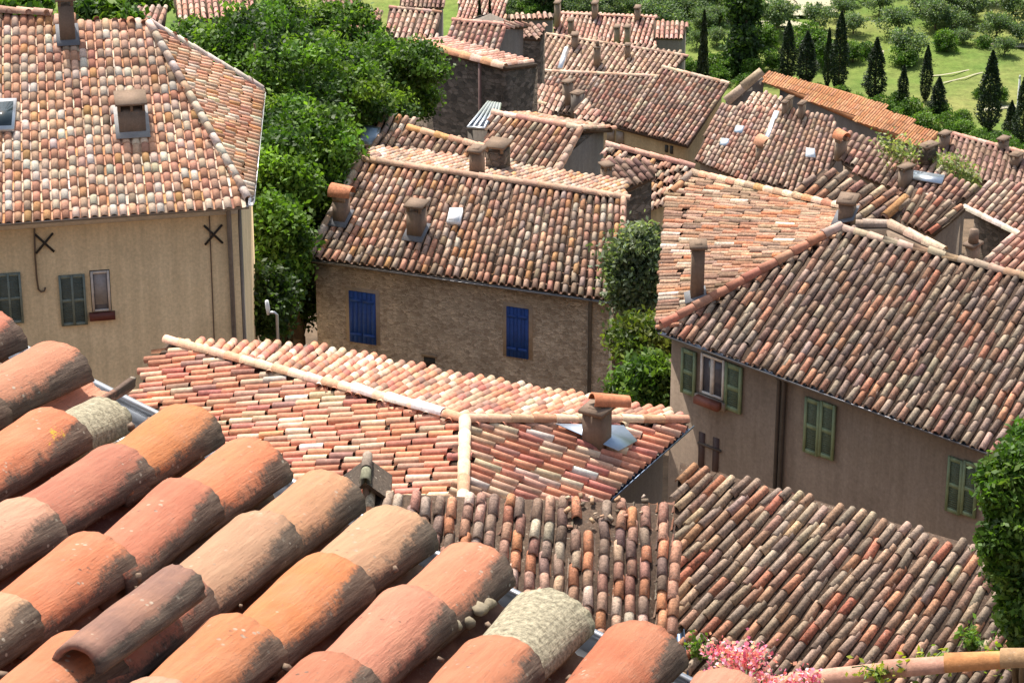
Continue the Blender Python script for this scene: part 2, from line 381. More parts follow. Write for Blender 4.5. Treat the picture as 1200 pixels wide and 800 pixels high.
def shutter(w, root, r, col, louv, panels=2, out=.03, name='shutter', th=.045, cols=1):
    u0, z0, u1, z1 = r; mb = MB(); W_, H_ = u1 - u0, z1 - z0; st = W_ * .14 / cols + .012
    w.box(mb, u0 + .01, z0 + .01, u1 - .01, z1 - .01, out, out + th * .5, louv)
    for i in range(cols + 1):
        uu = u0 + (W_ - st) * i / cols; w.box(mb, uu, z0, uu + st, z1, out, out + th, col)
    for i in range(panels + 1):
        zz = z0 + (H_ - st * 1.4) * i / panels
        for j in range(cols): w.box(mb, u0 + (W_ - st) * j / cols + st, zz, u0 + (W_ - st) * (j + 1) / cols, zz + st * 1.4, out, out + th - .003, col)
    for i in range(panels):
        a, b = z0 + (H_ - st * 1.4) * i / panels + st * 1.4, z0 + (H_ - st * 1.4) * (i + 1) / panels
        for zz in np.arange(a + .01, b - .02, .05): w.box(mb, u0 + st, zz, u1 - st, zz + .022, out + th * .5, out + th * .72, tuple(.9 * x for x in louv))
    return mb.build(name, M_PAINT, root)
def chimney(root, f, base, top_y, wpx, dep=None, col=(1, 1, 1), mat=None, style='slab', flash=True, e=None, capc=(.45, .3, .2), lab=None):
    if FARC: mat = mat or M_BROWN; wpx *= .8; dep = dep and dep * .7; flash = False
    """masonry stack standing on a roof plane; its pixel foot, top and width fix its size"""
    mat = mat or M_CHIM; b = f.px(*base); d = np.dot(b, np.array([0, CT, -ST])); wd = wpx / FPX * d; dep = dep or wd
    e = unit(np.array([*(f.e if e is None else e)[:2], 0])); e = e if e[0] > 0 else -e; g = np.cross(Z3, e); g = g if g[1] > 0 else -g
    h = (base[1] - top_y) / FPX * d / CT
    o = b - e * wd / 2; low = min(f.z(*(o + e * wd * i + g * dep * j)[:2]) for i in (0, 1) for j in (0, 1)) - .1
    zt_ = b[2] + h; mb = MB(); mb.box([o[0], o[1], low], e * wd, g * dep, Z3 * (zt_ - low), col)
    st = mb.build('chimney', mat, root); cp = MB(); t = np.array([o[0], o[1], zt_])
    if style == 'slab':
        for i in (0, 1):
            for j in (0, 1): cp.box(t + e * (wd - .07) * i + g * (dep - .07) * j, e * .07, g * .07, Z3 * .14, capc)
        cp.box(t - e * .06 - g * .06 + Z3 * .14, e * (wd + .12), g * (dep + .12), Z3 * .06, capc)
    elif style == 'tiles':
        for j in (0, 1):
            cp.box(t + g * (dep - .09) * j, e * wd, g * .09, Z3 * .16, (.3, .22, .16))
        caps(cp, t + e * -.1 + g * dep / 2 + Z3 * .16, t + e * (wd + .1) + g * dep / 2 + Z3 * .16, dep * .6, [((.6, .27, .16), 1), ((.55, .3, .2), 1)], max(.3, wd * .55), 8)
    elif style == 'pot':
        cp.box(t - e * .05 - g * .05, e * (wd + .1), g * (dep + .1), Z3 * .07, capc)
        c = t + e * wd / 2 + g * dep / 2; cp.tube([c + Z3 * .07, c + Z3 * .4], [.13, .11], 10, (.52, .27, .17))
        cp.tube([c + Z3 * .401, c + Z3 * .405], [.08, .08], 10, (.02, .02, .02))
    else:
        cp.box(t - e * .05 - g * .05, e * (wd + .1), g * (dep + .1), Z3 * .07, capc)
        cp.box(t + e * wd * .2 + g * dep * .2 + Z3 * .072, e * wd * .6, g * dep * .6, Z3 * .005, (.015, .013, .012))
    cp.build('cap', M_TILE if style == 'tiles' else M_CHIM, st)
    if flash:
        fl = MB(); uv = f.uv(b); ue, ve = np.dot(e, f.e), 0; s = 1 if ue >= 0 else -1
        q = [(-wd * .5 - .09, -.16), (wd * .5 + .09, -.16), (wd * .5 + .09, dep + .1), (-wd * .5 - .09, dep + .1)]
        p = []
        for a, c in q:
            w = b + e * a + g * c; p.append(np.array([w[0], w[1], f.z(w[0], w[1])]) + f.n * .105)
        fl.prism([x - f.n * .01 for x in p], p, (.13, .13, .14)); fl.build('flashing', M_PAINT, st)
    return st
def skylight(root, f, pts, frame=(.55, .56, .56), glass=(.5, .6, .7), h=.13, white=False):
    q = np.array([f.px(*p) for p in pts]); mb = MB(); mb.prism(q, q + f.n * h, frame); o = mb.build('skylight', M_METAL if not white else M_PAINT, root)
    c = q.mean(0); g = c + (q - c) * .78; gl = MB(); gl.prism(g + f.n * (h - .01), g + f.n * (h + .012), glass); gl.build('pane', M_GLASS, o); return o
# ------------------------------------------------------------------ terrain
def terrain():
    ys = np.concatenate([np.arange(-120, 20, 10), np.arange(20, 320, 4), np.arange(320, 800, 30), np.linspace(800, 4000, 30)])
    xs = np.concatenate([np.linspace(-2500, -160, 16), np.arange(-150, 151, 6), np.linspace(160, 2500, 16)])
    X, Y = np.meshgrid(xs, ys); Zz = np.interp(Y, TY, TZ) + .25 * np.sin(X * .21 + Y * .13) * np.sin(Y * .17 - X * .05)
    v = np.stack([X, Y, Zz], -1).reshape(-1, 3); nx = len(xs); i = np.arange(len(ys) - 1)[:, None] * nx + np.arange(nx - 1)[None]
    f = np.stack([i, i + 1, i + nx + 1, i + nx], -1).reshape(-1, 4)
    m, nt, B, N, L = newmat('meadow_and_soil'); co = objco(N)
    g = mix(N, L, ramp(N, L, noise(N, L, .05, 6, .6, co), .38, .62), (.085, .15, .03), (.15, .2, .045))
    g = mix(N, L, ramp(N, L, noise(N, L, .03, 7, .65, co), .46, .62, (0, 0, 0, 1), (.8,) * 3 + (1,)), g, (.24, .23, .08))
    g = mix(N, L, 1.0, g, ramp(N, L, noise(N, L, 1.2, 8, .75, co), .3, .7, (.6, .6, .6, 1), (1.3, 1.3, 1.3, 1)), 'MULTIPLY')
    s = mix(N, L, ramp(N, L, noise(N, L, .8, 8, .7, co), .35, .65), (.09, .065, .045), (.17, .12, .08))
    sx = N('ShaderNodeSeparateXYZ'); L(co, sx.inputs[0])
    c = mix(N, L, ramp(N, L, mathn(N, L, 'MULTIPLY', sx.outputs['Y'], .005), .88, .98), s, g)
    L(c, B.inputs['Base Color']); B.inputs['Roughness'].default_value = 1; B.inputs['Specular IOR Level'].default_value = .1
    bump(N, L, B, noise(N, L, 3, 6, .7, co), .5, .15)
    tag(MB().add(v, f).build('ground', m, smooth=True), kind='structure')
terrain()
def gz(pts): return min(zt(p[0], p[1]) for p in pts) - .6
def house(label, cat, foot, group=None, name='house'):
    c = sum(np.array(p[:2]) for p in foot) / len(foot); return thing(name, label, cat, (c[0], c[1], zt(*c)), group)
# ------------------------------------------------------------------ ochre house on the left
f = eave((284, 238), 70, (-80, 262), 20).outline([(-80, 266), (286, 240), (291, 234), (175, 30), (-80, 12)])
f.cols(((4, 240), (3, 30)), ((125, 240), (108, 30)))
zL = f.A[2]; C, E2, AP, RL = Pz(291, 236, zL), Pz(305, 106, zL), f.px(175, 30), f.px(-80, 12)
fr = plane3(C, E2, AP).outline([AP, E2, C]); fr.cols(((307, 107), (227, 80)), ((301, 203), (253, 184)))
fb = plane3(AP, RL, E2).outline([RL, AP, E2, E2 + (RL - AP)])
LEFT = Pz(-80, 262, zL); foot0 = [LEFT, C, E2, E2 + (LEFT - C)]
root = house('ochre plastered house with pale pink tiled hip roof and two iron crosses on its wall', 'house', foot0)
foot = inset(foot0, [.4, .28, .4, .4])
wall_ring(MB(), foot, [f, fr, fb], gz(foot), 10).build('wall', M_OCHRE, root)
# roof
mb = MB(); deck(mb, f); deck(mb, fr); deck(mb, fb)
lay_tiles(mb, f, .215, .34, PAL_PINK, 7, wid=.43, lift0=.022, cc=.8, jit=.7, sq0=.72, chl=.055); lay_tiles(mb, fr, .215, .33, PAL_PINK, 6)
lay_tiles(mb, fb, .23, .4, PAL_FARPINK, 4, lip=False, chan=False)
rf = mb.build('roof', M_TILE_CLEAN, root)
mb = MB(); caps(mb, C + f.n * .05, AP + f.n * .06, .105, [((.85, .76, .66), 3), ((.78, .64, .52), 2), ((.7, .52, .4), 1)], .38); mb.build('ridge_cap', MCAP, rf); mb = MB(); caps(mb, AP + Z3 * .05, E2 + Z3 * .05, .1, [((.72, .66, .6), 1)], .4); mb.build('ridge_cap', MCAP, rf)
mb = MB(); caps(mb, RL + Z3 * .06, f.px(60, 20) + Z3 * .06, .12, PAL_PINK, .38); mb.build('ridge_cap', M_TILE_CLEAN, rf)
w = Wall(foot[0], foot[1])
mb = MB(); gutter(mb, [LEFT - f.e * 0 + f.s * -.1 + Z3 * -.02, C - f.s * .1 + Z3 * -.02], .085, (.34, .32, .32)); gutter(mb, [C + fr.s * -.08, E2 - fr.s * .08], .07, (.72, .72, .74)); mb.build('gutter', M_METAL, root)
mb = MB(); u0, z0, u1, z1 = w.rect(-80, 249, 284, 257); uC = np.dot(np.array([*foot[1], 0]) - w.o, w.u)
w.box(mb, 0, zL - .28, uC, zL - .12, 0, .22, (.62, .58, .54)); w.box(mb, 0, zL - .42, uC, zL - .28, 0, .1, (.52, .46, .38)); mb.build('cornice', M_PAINT, root)
u, z = w.px(270, 300); mb = MB(); mb.tube([w.at(u - .02, zL - .1, .3), w.at(u, zL - .45, .07), w.at(u, zL - 9, .07)], .055, 8, (.22, .2, .19)); mb.build('downpipe', M_IRON, root)
wr = Wall(foot[1], foot[2]); mb = MB()
mb.box(np.array([*foot[1], zL - 9]) + wr.n * .01, unit(np.array([*(foot[2] - foot[1]), 0])) * .5, wr.n * .05, Z3 * 8.7, (.45, .42, .4)); mb.build('quoin', M_GREY, root)
for px_, py_, s in ((52, 284, 10.5), (250, 274, 10.5)):
    u, z = w.px(px_, py_); k = s * 70 / FPX; mb = MB()
    for sg in (1, -1): mb.tube([w.at(u - k, z - k * 1.15 * sg, .045 + .012 * sg), w.at(u + k, z + k * 1.15 * sg, .045 + .012 * sg)], .028, 6, (.03, .025, .022))
    mb.build('wall_anchor', M_IRON, root)
mb = MB(); pts = [w.px(*p) for p in ((40, 262), (41, 300), (43, 325), (45, 338), (48, 341), (52, 340), (53, 336))]
mb.tube([w.at(u, z, .04) for u, z in pts], .022, 6, (.12, .08, .05)); mb.build('cable', M_PAINT, root)
mb = MB(); pts = [w.px(*p) for p in ((245, 247), (247, 300), (249, 350), (251, 400), (252, 440))]
mb.tube([w.at(u, z, .035) for u, z in pts], .016, 6, (.14, .09, .06)); mb.build('cable', M_PAINT, root)
GT, GL = (.17, .21, .185), (.1, .13, .115)
shutter(w, root, w.rect(70, 321, 101, 380), GT, GL, 2, cols=2); shutter(w, root, w.rect(-4, 319, 26, 378), GT, GL, 2, cols=2)
def window(w, root, r, frame=(.75, .73, .7), leaves=1, glass=(.2, .2, .22), depth=.1, sill=None, curtain=None):
    u0, z0, u1, z1 = r; mb = MB(); t = .055
    w.box(mb, u0 - .015, z0 - .01, u1 + .015, z1 + .02, -.02, .004, (.035, .03, .028))
    w.box(mb, u0, z0, u0 + t, z1, .004, .05, frame); w.box(mb, u1 - t, z0, u1, z1, .004, .05, frame)
    w.box(mb, u0 + t, z0, u1 - t, z0 + t, .004, .048, frame); w.box(mb, u0 + t, z1 - t, u1 - t, z1, .004, .048, frame)
    for i in range(1, leaves):
        uu = u0 + (u1 - u0) * i / leaves; w.box(mb, uu - t * .8, z0 + t, uu + t * .8, z1 - t, .004, .055, frame)
    o = mb.build('window', M_PAINT, root); g = MB(); w.box(g, u0 + t, z0 + t, u1 - t, z1 - t, .006, .016, glass); g.build('pane', M_GLASS, o)
    if curtain: cu = MB(); w.box(cu, u0 + t + .02, z0 + t + .12, u1 - t - .02, z1 - t, .017, .024, curtain); cu.build('curtain', M_PAINT, o)
    if sill: s = MB(); w.box(s, u0 - .08, z0 - .2, u1 + .08, z0 - .02, .004, .12, sill); s.build('sill', M_PAINT, o)
    return o
window(w, root, w.rect(107, 317, 129, 364), (.62, .56, .5), 1, (.2, .2, .23), curtain=(.33, .31, .31), sill=(.14, .035, .025))
chimney(root, f, (80, 52), 10, 18, .5, mat=M_CHIM, style='slab', capc=(.3, .22, .17))
# square vent stack with two openings
b = f.px(156, 160); mb = MB(); e = f.e if f.e[0] > 0 else -f.e; g = np.cross(Z3, e); o = b - e * .31 + Z3 * -.2
mb.box(o, e * .62, g * .8, Z3 * .82, (.95, .86, .78)); st = mb.build('chimney', M_CHIM, root); mb = MB(); t = o + Z3 * .82
for a in (0, .28, .56): mb.box(t + e * a, e * .06, g * .8, Z3 * .16, (.5, .42, .35))
mb.box(t + e * -.06 + Z3 * .16 + g * -.05, e * .74, g * .9, Z3 * .05, (.5, .36, .28)); mb.build('cap', M_CHIM, st)
mb = MB(); q = [b + e * a + g * c for a, c in ((-.4, -.16), (.4, -.16), (.4, .9), (-.4, .9))]; q = [np.array([x[0], x[1], f.z(x[0], x[1])]) + f.n * .1 for x in q]
mb.prism(q, [x + f.n * .012 for x in q], (.3, .29, .28)); mb.build('flashing', M_PAINT, st)
skylight(root, f, [(-14, 158), (17, 157), (20, 121), (-12, 122)], (.6, .6, .6), (.03, .045, .05), .16)
# ------------------------------------------------------------------ stone house with blue shutters
f = eave((728, 350), 78, (362, 298), 19).outline([(362, 300), (728, 352), (731, 234), (427, 190), (419, 194)])
f.cols(((378, 298), (434, 192)), ((722, 348), (727, 236)))
R0, R1 = f.px(425, 190), f.px(731, 234); e = unit(R1 - R0); h = R1 - f.px(727, 352); h[2] = 0; h = unit(h)
dn = unit(h * math.cos(R(15)) - Z3 * math.sin(R(15))); fb = Face(R0, np.cross(e, dn)).outline([R0, R1, R1 + dn * 3.3, R0 + dn * 3.3]); fb.k = None
E0, E1 = f.px(362, 300), f.px(728, 352); foot0 = [E0, E1, R1 + dn * 3.3, R0 + dn * 3.3]; foot = inset(foot0, [.16, .3, .1, .12])
root = house('rubble stone house with bright blue closed shutters in the middle of the village', 'house', foot0)
wall_ring(MB(), foot, [f, fb], gz(foot), 12).build('wall', M_STONE, root)
mb = MB(); deck(mb, f); deck(mb, fb); lay_tiles(mb, f, .212, .34, PAL_BH, 7); lay_tiles(mb, fb, .212, .34, PAL_BH, 5, lip=False); rf = mb.build('roof', M_TILE, root)
mb = MB(); caps(mb, R0 + Z3 * .05, R1 + unit(R1 - R0) * .15 + Z3 * .05, .11, [((.5, .36, .28), 1), ((.56, .4, .3), 1)], .4); mb.build('ridge_cap', MCAP, rf)
mb = MB(); caps(mb, E0 + f.n * .05, f.px(421, 193) + f.n * .06, .1, [((.62, .54, .46), 2), ((.56, .4, .3), 1)], .36); mb.build('ridge_cap', MCAP, rf); mb = MB(); caps(mb, E1 + f.n * .05 - f.e * .0, R1 + f.n * .06, .09, PAL_PINK, .36); mb.build('ridge_cap', MCAP, rf)
mb = MB(); gutter(mb, [E0 - f.s * .06 + Z3 * -.05, E1 - f.s * .06 + Z3 * -.05], .06, (.24, .23, .23)); mb.build('gutter', M_METAL, root)
w = Wall(foot[0], foot[1]); BL, BL2 = (.012, .07, .33), (.01, .06, .29)
def plank_shutter(r, name='shutter'):
    u0, z0, u1, z1 = r; fr_ = MB(); w.box(fr_, u0 - .1, z0 - .02, u1 + .1, z1 + .1, -.02, .012, (.42, .33, .25)); mb = MB(); n = 6; s = (u1 - u0) / n
    for i in range(n): w.box(mb, u0 + s * i + .004, z0, u0 + s * (i + 1) - .004, z1, .02, .06, BL if i % 2 else BL2)
    for zz in (z0 + .2, z1 - .28):
        for a in (0, .5): w.box(mb, u0 + (u1 - u0) * a + .03, zz, u0 + (u1 - u0) * (a + .5) - .03, zz + .09, .06, .08, BL)
    o = mb.build(name, M_PAINT, root); fr_.build('surround', M_PAINT, o)
plank_shutter(w.rect(410, 342, 441, 401)); plank_shutter(w.rect(594, 360, 620, 418))
mb = MB(); r = w.rect(497, 418, 510, 433); w.box(mb, r[0], r[1], r[2], r[3], -.1, .006, (.02, .018, .016)); w.box(mb, r[0] - .06, r[3], r[2] + .06, r[3] + .09, 0, .03, (.36, .27, .19)); mb.build('window', M_PAINT, root)
u, z = w.px(692, 400); mb = MB(); mb.tube([w.at(u + .05, E1[2] - .08, .14), w.at(u, E1[2] - .3, .07), w.at(u, E1[2] - 6, .07)], .05, 8, (.12, .11, .1)); mb.build('downpipe', M_IRON, root)
chimney(root, f, (397, 264), 238, 15, .42, style='tiles', mat=M_CHIM); chimney(root, f, (485, 281), 250, 18, .45, style='slab', capc=(.5, .4, .3))
skylight(root, f, [(524, 265), (540, 266), (543, 249), (528, 249)], (.95, .95, .95), (.9, .9, .9), .17, True)
chimney(root, fb, (556, 206), 180, 13, .4, mat=M_CHIM, style='open', flash=False); chimney(root, fb, (579, 200), 180, 21, .6, mat=M_DSTONE, style='slab', flash=False, capc=(.6, .3, .2))
# ------------------------------------------------------------------ hip roofed house on the right with green shutters
f = eave((785, 386), 64, (1165, 526), 19); zR = f.A[2]
f.outline([(776, 387), (985, 271), (1290, 350), (1290, 572), (1165, 527)]); f.cols(((881, 415), (965, 286)), ((1136, 513), (1200, 405)))
AP = f.px(985, 270); C, F_ = Pz(776, 385, zR), Pz(788, 229, zR); RR = f.px(1290, 350); E1 = Pz(1290, 572, zR)
fl = plane3(C, F_, AP).outline([(777, 386), (773, 372), (787, 229), (812, 206), (900, 226), (1000, 250), (985, 270)]); fl.cols(((780, 345), (900, 333)), ((795, 240), (900, 243)))
fb = plane3(AP, RR, F_ + (AP - F_) * .15); foot0 = [C, E1, E1 + (F_ - C) * .72, F_]; foot = inset(foot0, [.28, .3, .3, .2])
root = house('large brown house with green shutters under a dark lichened hip roof', 'house', foot0)
wall_ring(MB(), foot, [f, fl, fb], gz(foot), 12).build('wall', M_BROWN, root)
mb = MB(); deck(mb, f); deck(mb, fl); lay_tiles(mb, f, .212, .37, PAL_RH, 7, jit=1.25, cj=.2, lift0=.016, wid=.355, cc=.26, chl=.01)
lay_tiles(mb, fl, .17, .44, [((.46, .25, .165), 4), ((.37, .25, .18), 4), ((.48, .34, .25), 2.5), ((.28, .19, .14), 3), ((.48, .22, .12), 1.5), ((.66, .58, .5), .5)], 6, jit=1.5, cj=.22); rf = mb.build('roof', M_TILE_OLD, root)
mb = MB(); caps(mb, C + Z3 * .05, AP + Z3 * .07, .12, [((.54, .26, .18), 3), ((.5, .3, .22), 1), ((.6, .5, .42), .4)], .38); mb.build('ridge_cap', MCAP, rf); mb = MB(); caps(mb, AP + Z3 * .02, RR + Z3 * .02, .1, [((.45, .36, .29), 2), ((.4, .28, .2), 1)], .36, jit=3); mb.build('ridge_cap', MCAP, rf)
mb = MB(); caps(mb, fl.px(787, 229) + Z3 * .04, fl.px(812, 206) + Z3 * .05, .1, PAL_BH); mb.build('ridge_cap', MCAP, rf); mb = MB(); caps(mb, fl.px(812, 206) + Z3 * .04, fl.px(990, 247) + Z3 * .05, .1, PAL_PINK); mb.build('ridge_cap', M_TILE_OLD, rf)
mb = MB(); gutter(mb, [C - f.s * .07 + Z3 * -.03, E1 - f.s * .07 + Z3 * -.03], .075, (.2, .21, .24)); gutter(mb, [C - fl.s * .06, F_ - fl.s * .06], .07, (.5, .54, .56)); mb.build('gutter', M_METAL, root)
w = Wall(foot[0], foot[1]); GT, GL = (.2, .27, .155), (.1, .14, .09)
for r in ((800, 409, 817, 461), (851, 426, 871, 481)): shutter(w, root, w.rect(*r), GT, GL, 2)
for r in ((944, 466, 962, 531), (962, 471, 980, 536), (1111, 535, 1129, 600), (1129, 540, 1147, 604)): shutter(w, root, w.rect(*r), GT, GL, 2)
window(w, root, w.rect(822, 417, 850, 464), (.72, .67, .62), 2, (.1, .1, .12), sill=(.3, .24, .19))
mb = MB(); u0, z0, u1, z1 = w.rect(822, 463, 850, 472); w.box(mb, u0, z0, u1, z1 - .02, .125, .28, (.22, .07, .045)); mb.build('flower_box', M_PAINT, root)
u, z = w.px(916, 500); mb = MB()
for k in (-.06, .07): mb.tube([w.at(u + k, zR - .05, .26), w.at(u + k, zR - .35, .07), w.at(u + k, zR - 8, .07)], .045, 8, (.09, .08, .075))
mb.build('downpipe', M_IRON, root)
mb = MB(); r = w.rect(819, 510, 846, 545)
for k in (0, .62): w.box(mb, r[0] + (r[2] - r[0]) * k, r[1] - .5, r[0] + (r[2] - r[0]) * (k + .25), r[3], -.05, .02, (.06, .03, .025))
for k in (.6,): w.box(mb, r[0], r[1] + (r[3] - r[1]) * k, r[2], r[1] + (r[3] - r[1]) * k + .05, .02, .05, (.08, .06, .05))
mb.build('window', M_PAINT, root)
chimney(root, fl, (817, 353), 293, 15, .34, e=f.e * .0 + np.array([1, .0, 0]), style='open', capc=(.4, .3, .22)); chimney(root, fl, (990, 262), 240, 17, .45, style='open', e=np.array([1, -.3, 0]))
# ------------------------------------------------------------------ sunlit roof in the centre with three faces
R0 = P(545, 497, 52); z0 = R0[2]; P1, P2, PN = Pz(195, 403, z0 - 1.1), Pz(803, 497, z0 - .8), Pz(709, 580, z0 - .8)
fr = plane3(P2, PN, R0); R1 = fr.px(543, 592); fl = plane3(R0, P1, R1); ff = plane3(R0, P1, P2)
fl.outline([(195, 402), R0, R1, (543, 625), (430, 660), (158, 468), (170, 440)]); fl.cols(((250, 420), (480, 387)), ((300, 540), (500, 520)))
fr.outline([R0, (803, 497), (708, 581), (690, 600), (543, 610)]); fr.cols(((690, 566), (560, 516)), ((760, 530), (690, 505)))
ff.outline([(195, 402), R0, (803, 497), (785, 484), (700, 468), (490, 432), (370, 407), (250, 401)]); ff.cols(((333, 404), (310, 424)), ((640, 455), (560, 487)))
foot0 = [fl.px(158, 468), (R1 + (0, -1.2, 0)), PN, P2, ff.px(785, 484), ff.px(370, 407), P1]
root = house('low house with a sun bleached roof of pink and cream tiles', 'house', foot0)
foot = inset([fl.px(200, 480), fr.px(690, 585), P2, ff.px(700, 468), ff.px(370, 408), P1], .3)
wall_ring(MB(), foot, [fl, fr, ff], gz(foot), 8, .3).build('wall', M_CHIM, root)
mb = MB(); [deck(mb, q) for q in (fl, fr, ff)]
lay_tiles(mb, fl, .205, .37, PAL_CR, 7); lay_tiles(mb, fr, .215, .4, PAL_CR, 7); lay_tiles(mb, ff, .215, .36, PAL_CR, 7); rf = mb.build('roof', M_TILE_CLEAN, root)
mb = MB(); CP = [((.7, .48, .35), 3), ((.76, .6, .46), 2), ((.62, .37, .25), 1.5)]
mb = MB(); caps(mb, P1 + Z3 * .06, R0 + Z3 * .07, .1, CP, .42); mb.build('ridge_cap', MCAP, rf); mb = MB(); caps(mb, R0 + Z3 * .07, R1 + (0, -.3, .06), .11, CP, .42); mb.build('ridge_cap', MCAP, rf); mb = MB(); caps(mb, R0 + Z3 * .07, P2 + Z3 * .06, .1, CP, .4); mb.build('ridge_cap', M_TILE_CLEAN, rf)
for a, b in ((425, 447), (462, 488), (492, 520)):            # three limewashed ridge tiles
    mb = MB(); pa = np.array([(a - 195) / 350, (b - 195) / 350]); t0, t1 = pa
    q = [P1 + (R0 - P1) * t + Z3 * .085 for t in (t0 * 1.0, t1)]; caps(mb, q[0], q[1], .108, [((.82, .82, .82), 1)], 1.0, cj=.03); mb.build('ridge_cap', M_TILE_CLEAN, rf)
mb = MB(); gutter(mb, [PN + (0.02, -.1, -.02), P2 + (.08, .02, -.02)], .085, (.13, .17, .24)); mb.build('gutter', M_METAL, root)
st = chimney(root, fr, (710, 527), 483, 27, .36, style='none', flash=False); st.children[0].hide_render = False
b = fr.px(710, 527); d = 52.5; top = 44 / FPX * d / CT; e = np.array([1., 0, 0]); mb = MB(); wd = 27 / FPX * d
t = b + Z3 * (top + .0) + np.array([0, .18, 0])
for s in (-1, 1): mb.box(t + e * (s * wd * .5 - (.07 if s > 0 else 0)) + np.array([0, -.18, 0]), e * .07, np.array([0, .36, 0]), Z3 * .13, (.95, .8, .65))
mb = MB(); caps(mb, t + np.array([-wd * .5 - .05, -.1, .14]), t + np.array([wd * .5 + .12, .14, .0]), .16, [((.62, .25, .14), 1)], wd + .2, 12); mb.build('tile_cap', M_TILE_CLEAN, st)
mb = MB(); q = [fr.px(*p) for p in ((648, 504), (728, 506), (744, 524), (722, 536))]; q = [x + fr.n * .14 for x in q]; mb.prism(q, [x + fr.n * .012 for x in q], (.36, .42, .5)); mb.build('flashing', M_METAL, st)
# ------------------------------------------------------------------ lower roof in front of it
A = P(545, 588, 47); f = eave((790, 592), 1, (430, 577), 1); A2 = Pz(430, 578, A[2]); B2 = Pz(790, 592, A[2])
ee = unit(B2 - A2); h = np.cross(Z3, ee); s = h * math.cos(R(16)) + Z3 * math.sin(R(16)); f = Face(A2, np.cross(ee, s))
f.outline([(425, 577), (790, 591), (788, 830), (425, 830)]); f.cols(((507, 620), (514, 573)), ((777, 700), (778, 587)))
LRf = f; fo = [f.px(425, 577), f.px(790, 591), f.px(788, 830), f.px(425, 830)]; foot = inset(fo, .25)
root = house('small house under a mottled roof chipped at its top edge, beyond the gutter', 'house', fo)
wall_ring(MB(), foot, [f], gz(foot), 6, .16).build('wall', M_CHIM, root)
hole = [[f.px(693, 588), f.px(712, 588), f.px(708, 625), f.px(690, 630)], [f.px(672, 600), f.px(690, 598), f.px(688, 628), f.px(676, 628)], [f.px(742, 586), f.px(765, 586), f.px(762, 604), f.px(745, 602)]]
mb = MB(); deck(mb, f); lay_tiles(mb, f, .222, .36, PAL_LR, 9, jit=1.6, cj=.24, hole=hole)
fe = Face(f.p, f.n).outline([(776, 588), (792, 590), (790, 830), (775, 830)]); lay_tiles(mb, fe, .24, .36, [((.62, .34, .25), 3), ((.58, .3, .2), 1)], 9); rf = mb.build('roof', M_TILE_OLD, root)
mb = MB()
for i in range(22):
    q = f.px(RNG.uniform(665, 770), RNG.uniform(583, 618)); s_ = RNG.uniform(.03, .07); a = RNG.uniform(0, 6.3)
    X = f.e * math.cos(a) + f.s * math.sin(a); Y = f.s * math.cos(a) - f.e * math.sin(a)
    mb.box(q + f.n * RNG.uniform(.01, .12), X * s_ * 1.6 + f.n * RNG.normal(0, .03), Y * s_, f.n * s_ * .5, pick([((.5, .42, .33), 3), ((.4, .25, .17), 2), ((.2, .16, .12), 1)], 1)[0])
tag(mb.build('rubble_fill', M_TILE_OLD, rf), kind='stuff')
# ------------------------------------------------------------------ roof at the lower right
A = P(797, 540, 53); B2 = Pz(1160, 645, A[2]); ee = unit(B2 - A); h = np.cross(Z3, ee); h = h if h[1] > 0 else -h
s = h * math.cos(R(16)) + Z3 * math.sin(R(16)); f = Face(A, np.cross(ee, s))
f.outline([(797, 541), (1150, 641), (1190, 660), (1240, 830), (792, 830), (790, 604)]); f.cols(((800, 660), (880, 576)), ((1004, 771), (1105, 625)))
fo = [f.px(797, 541), f.px(1190, 657), f.px(1240, 830), f.px(792, 830)]; foot = inset(fo, .3); BRf = f
root = house('house under a grey and pink roof with open tile ends along its top edge', 'house', fo)
wall_ring(MB(), foot, [f], gz(foot), 6, .2).build('wall', M_BROWN, root)
mb = MB(); deck(mb, f); lay_tiles(mb, f, .232, .42, PAL_BR, 9, jit=1.5, cj=.2, lift0=.014, wid=.345, sq0=1.2, cc=.26, chl=.01); rf = mb.build('roof', M_TILE_OLD, root)
mb = MB(); gutter(mb, [f.px(795, 742) + f.n * .1, f.px(800, 800) + f.n * .1], .1, (.06, .09, .14)); mb.build('gutter', M_METAL, root)
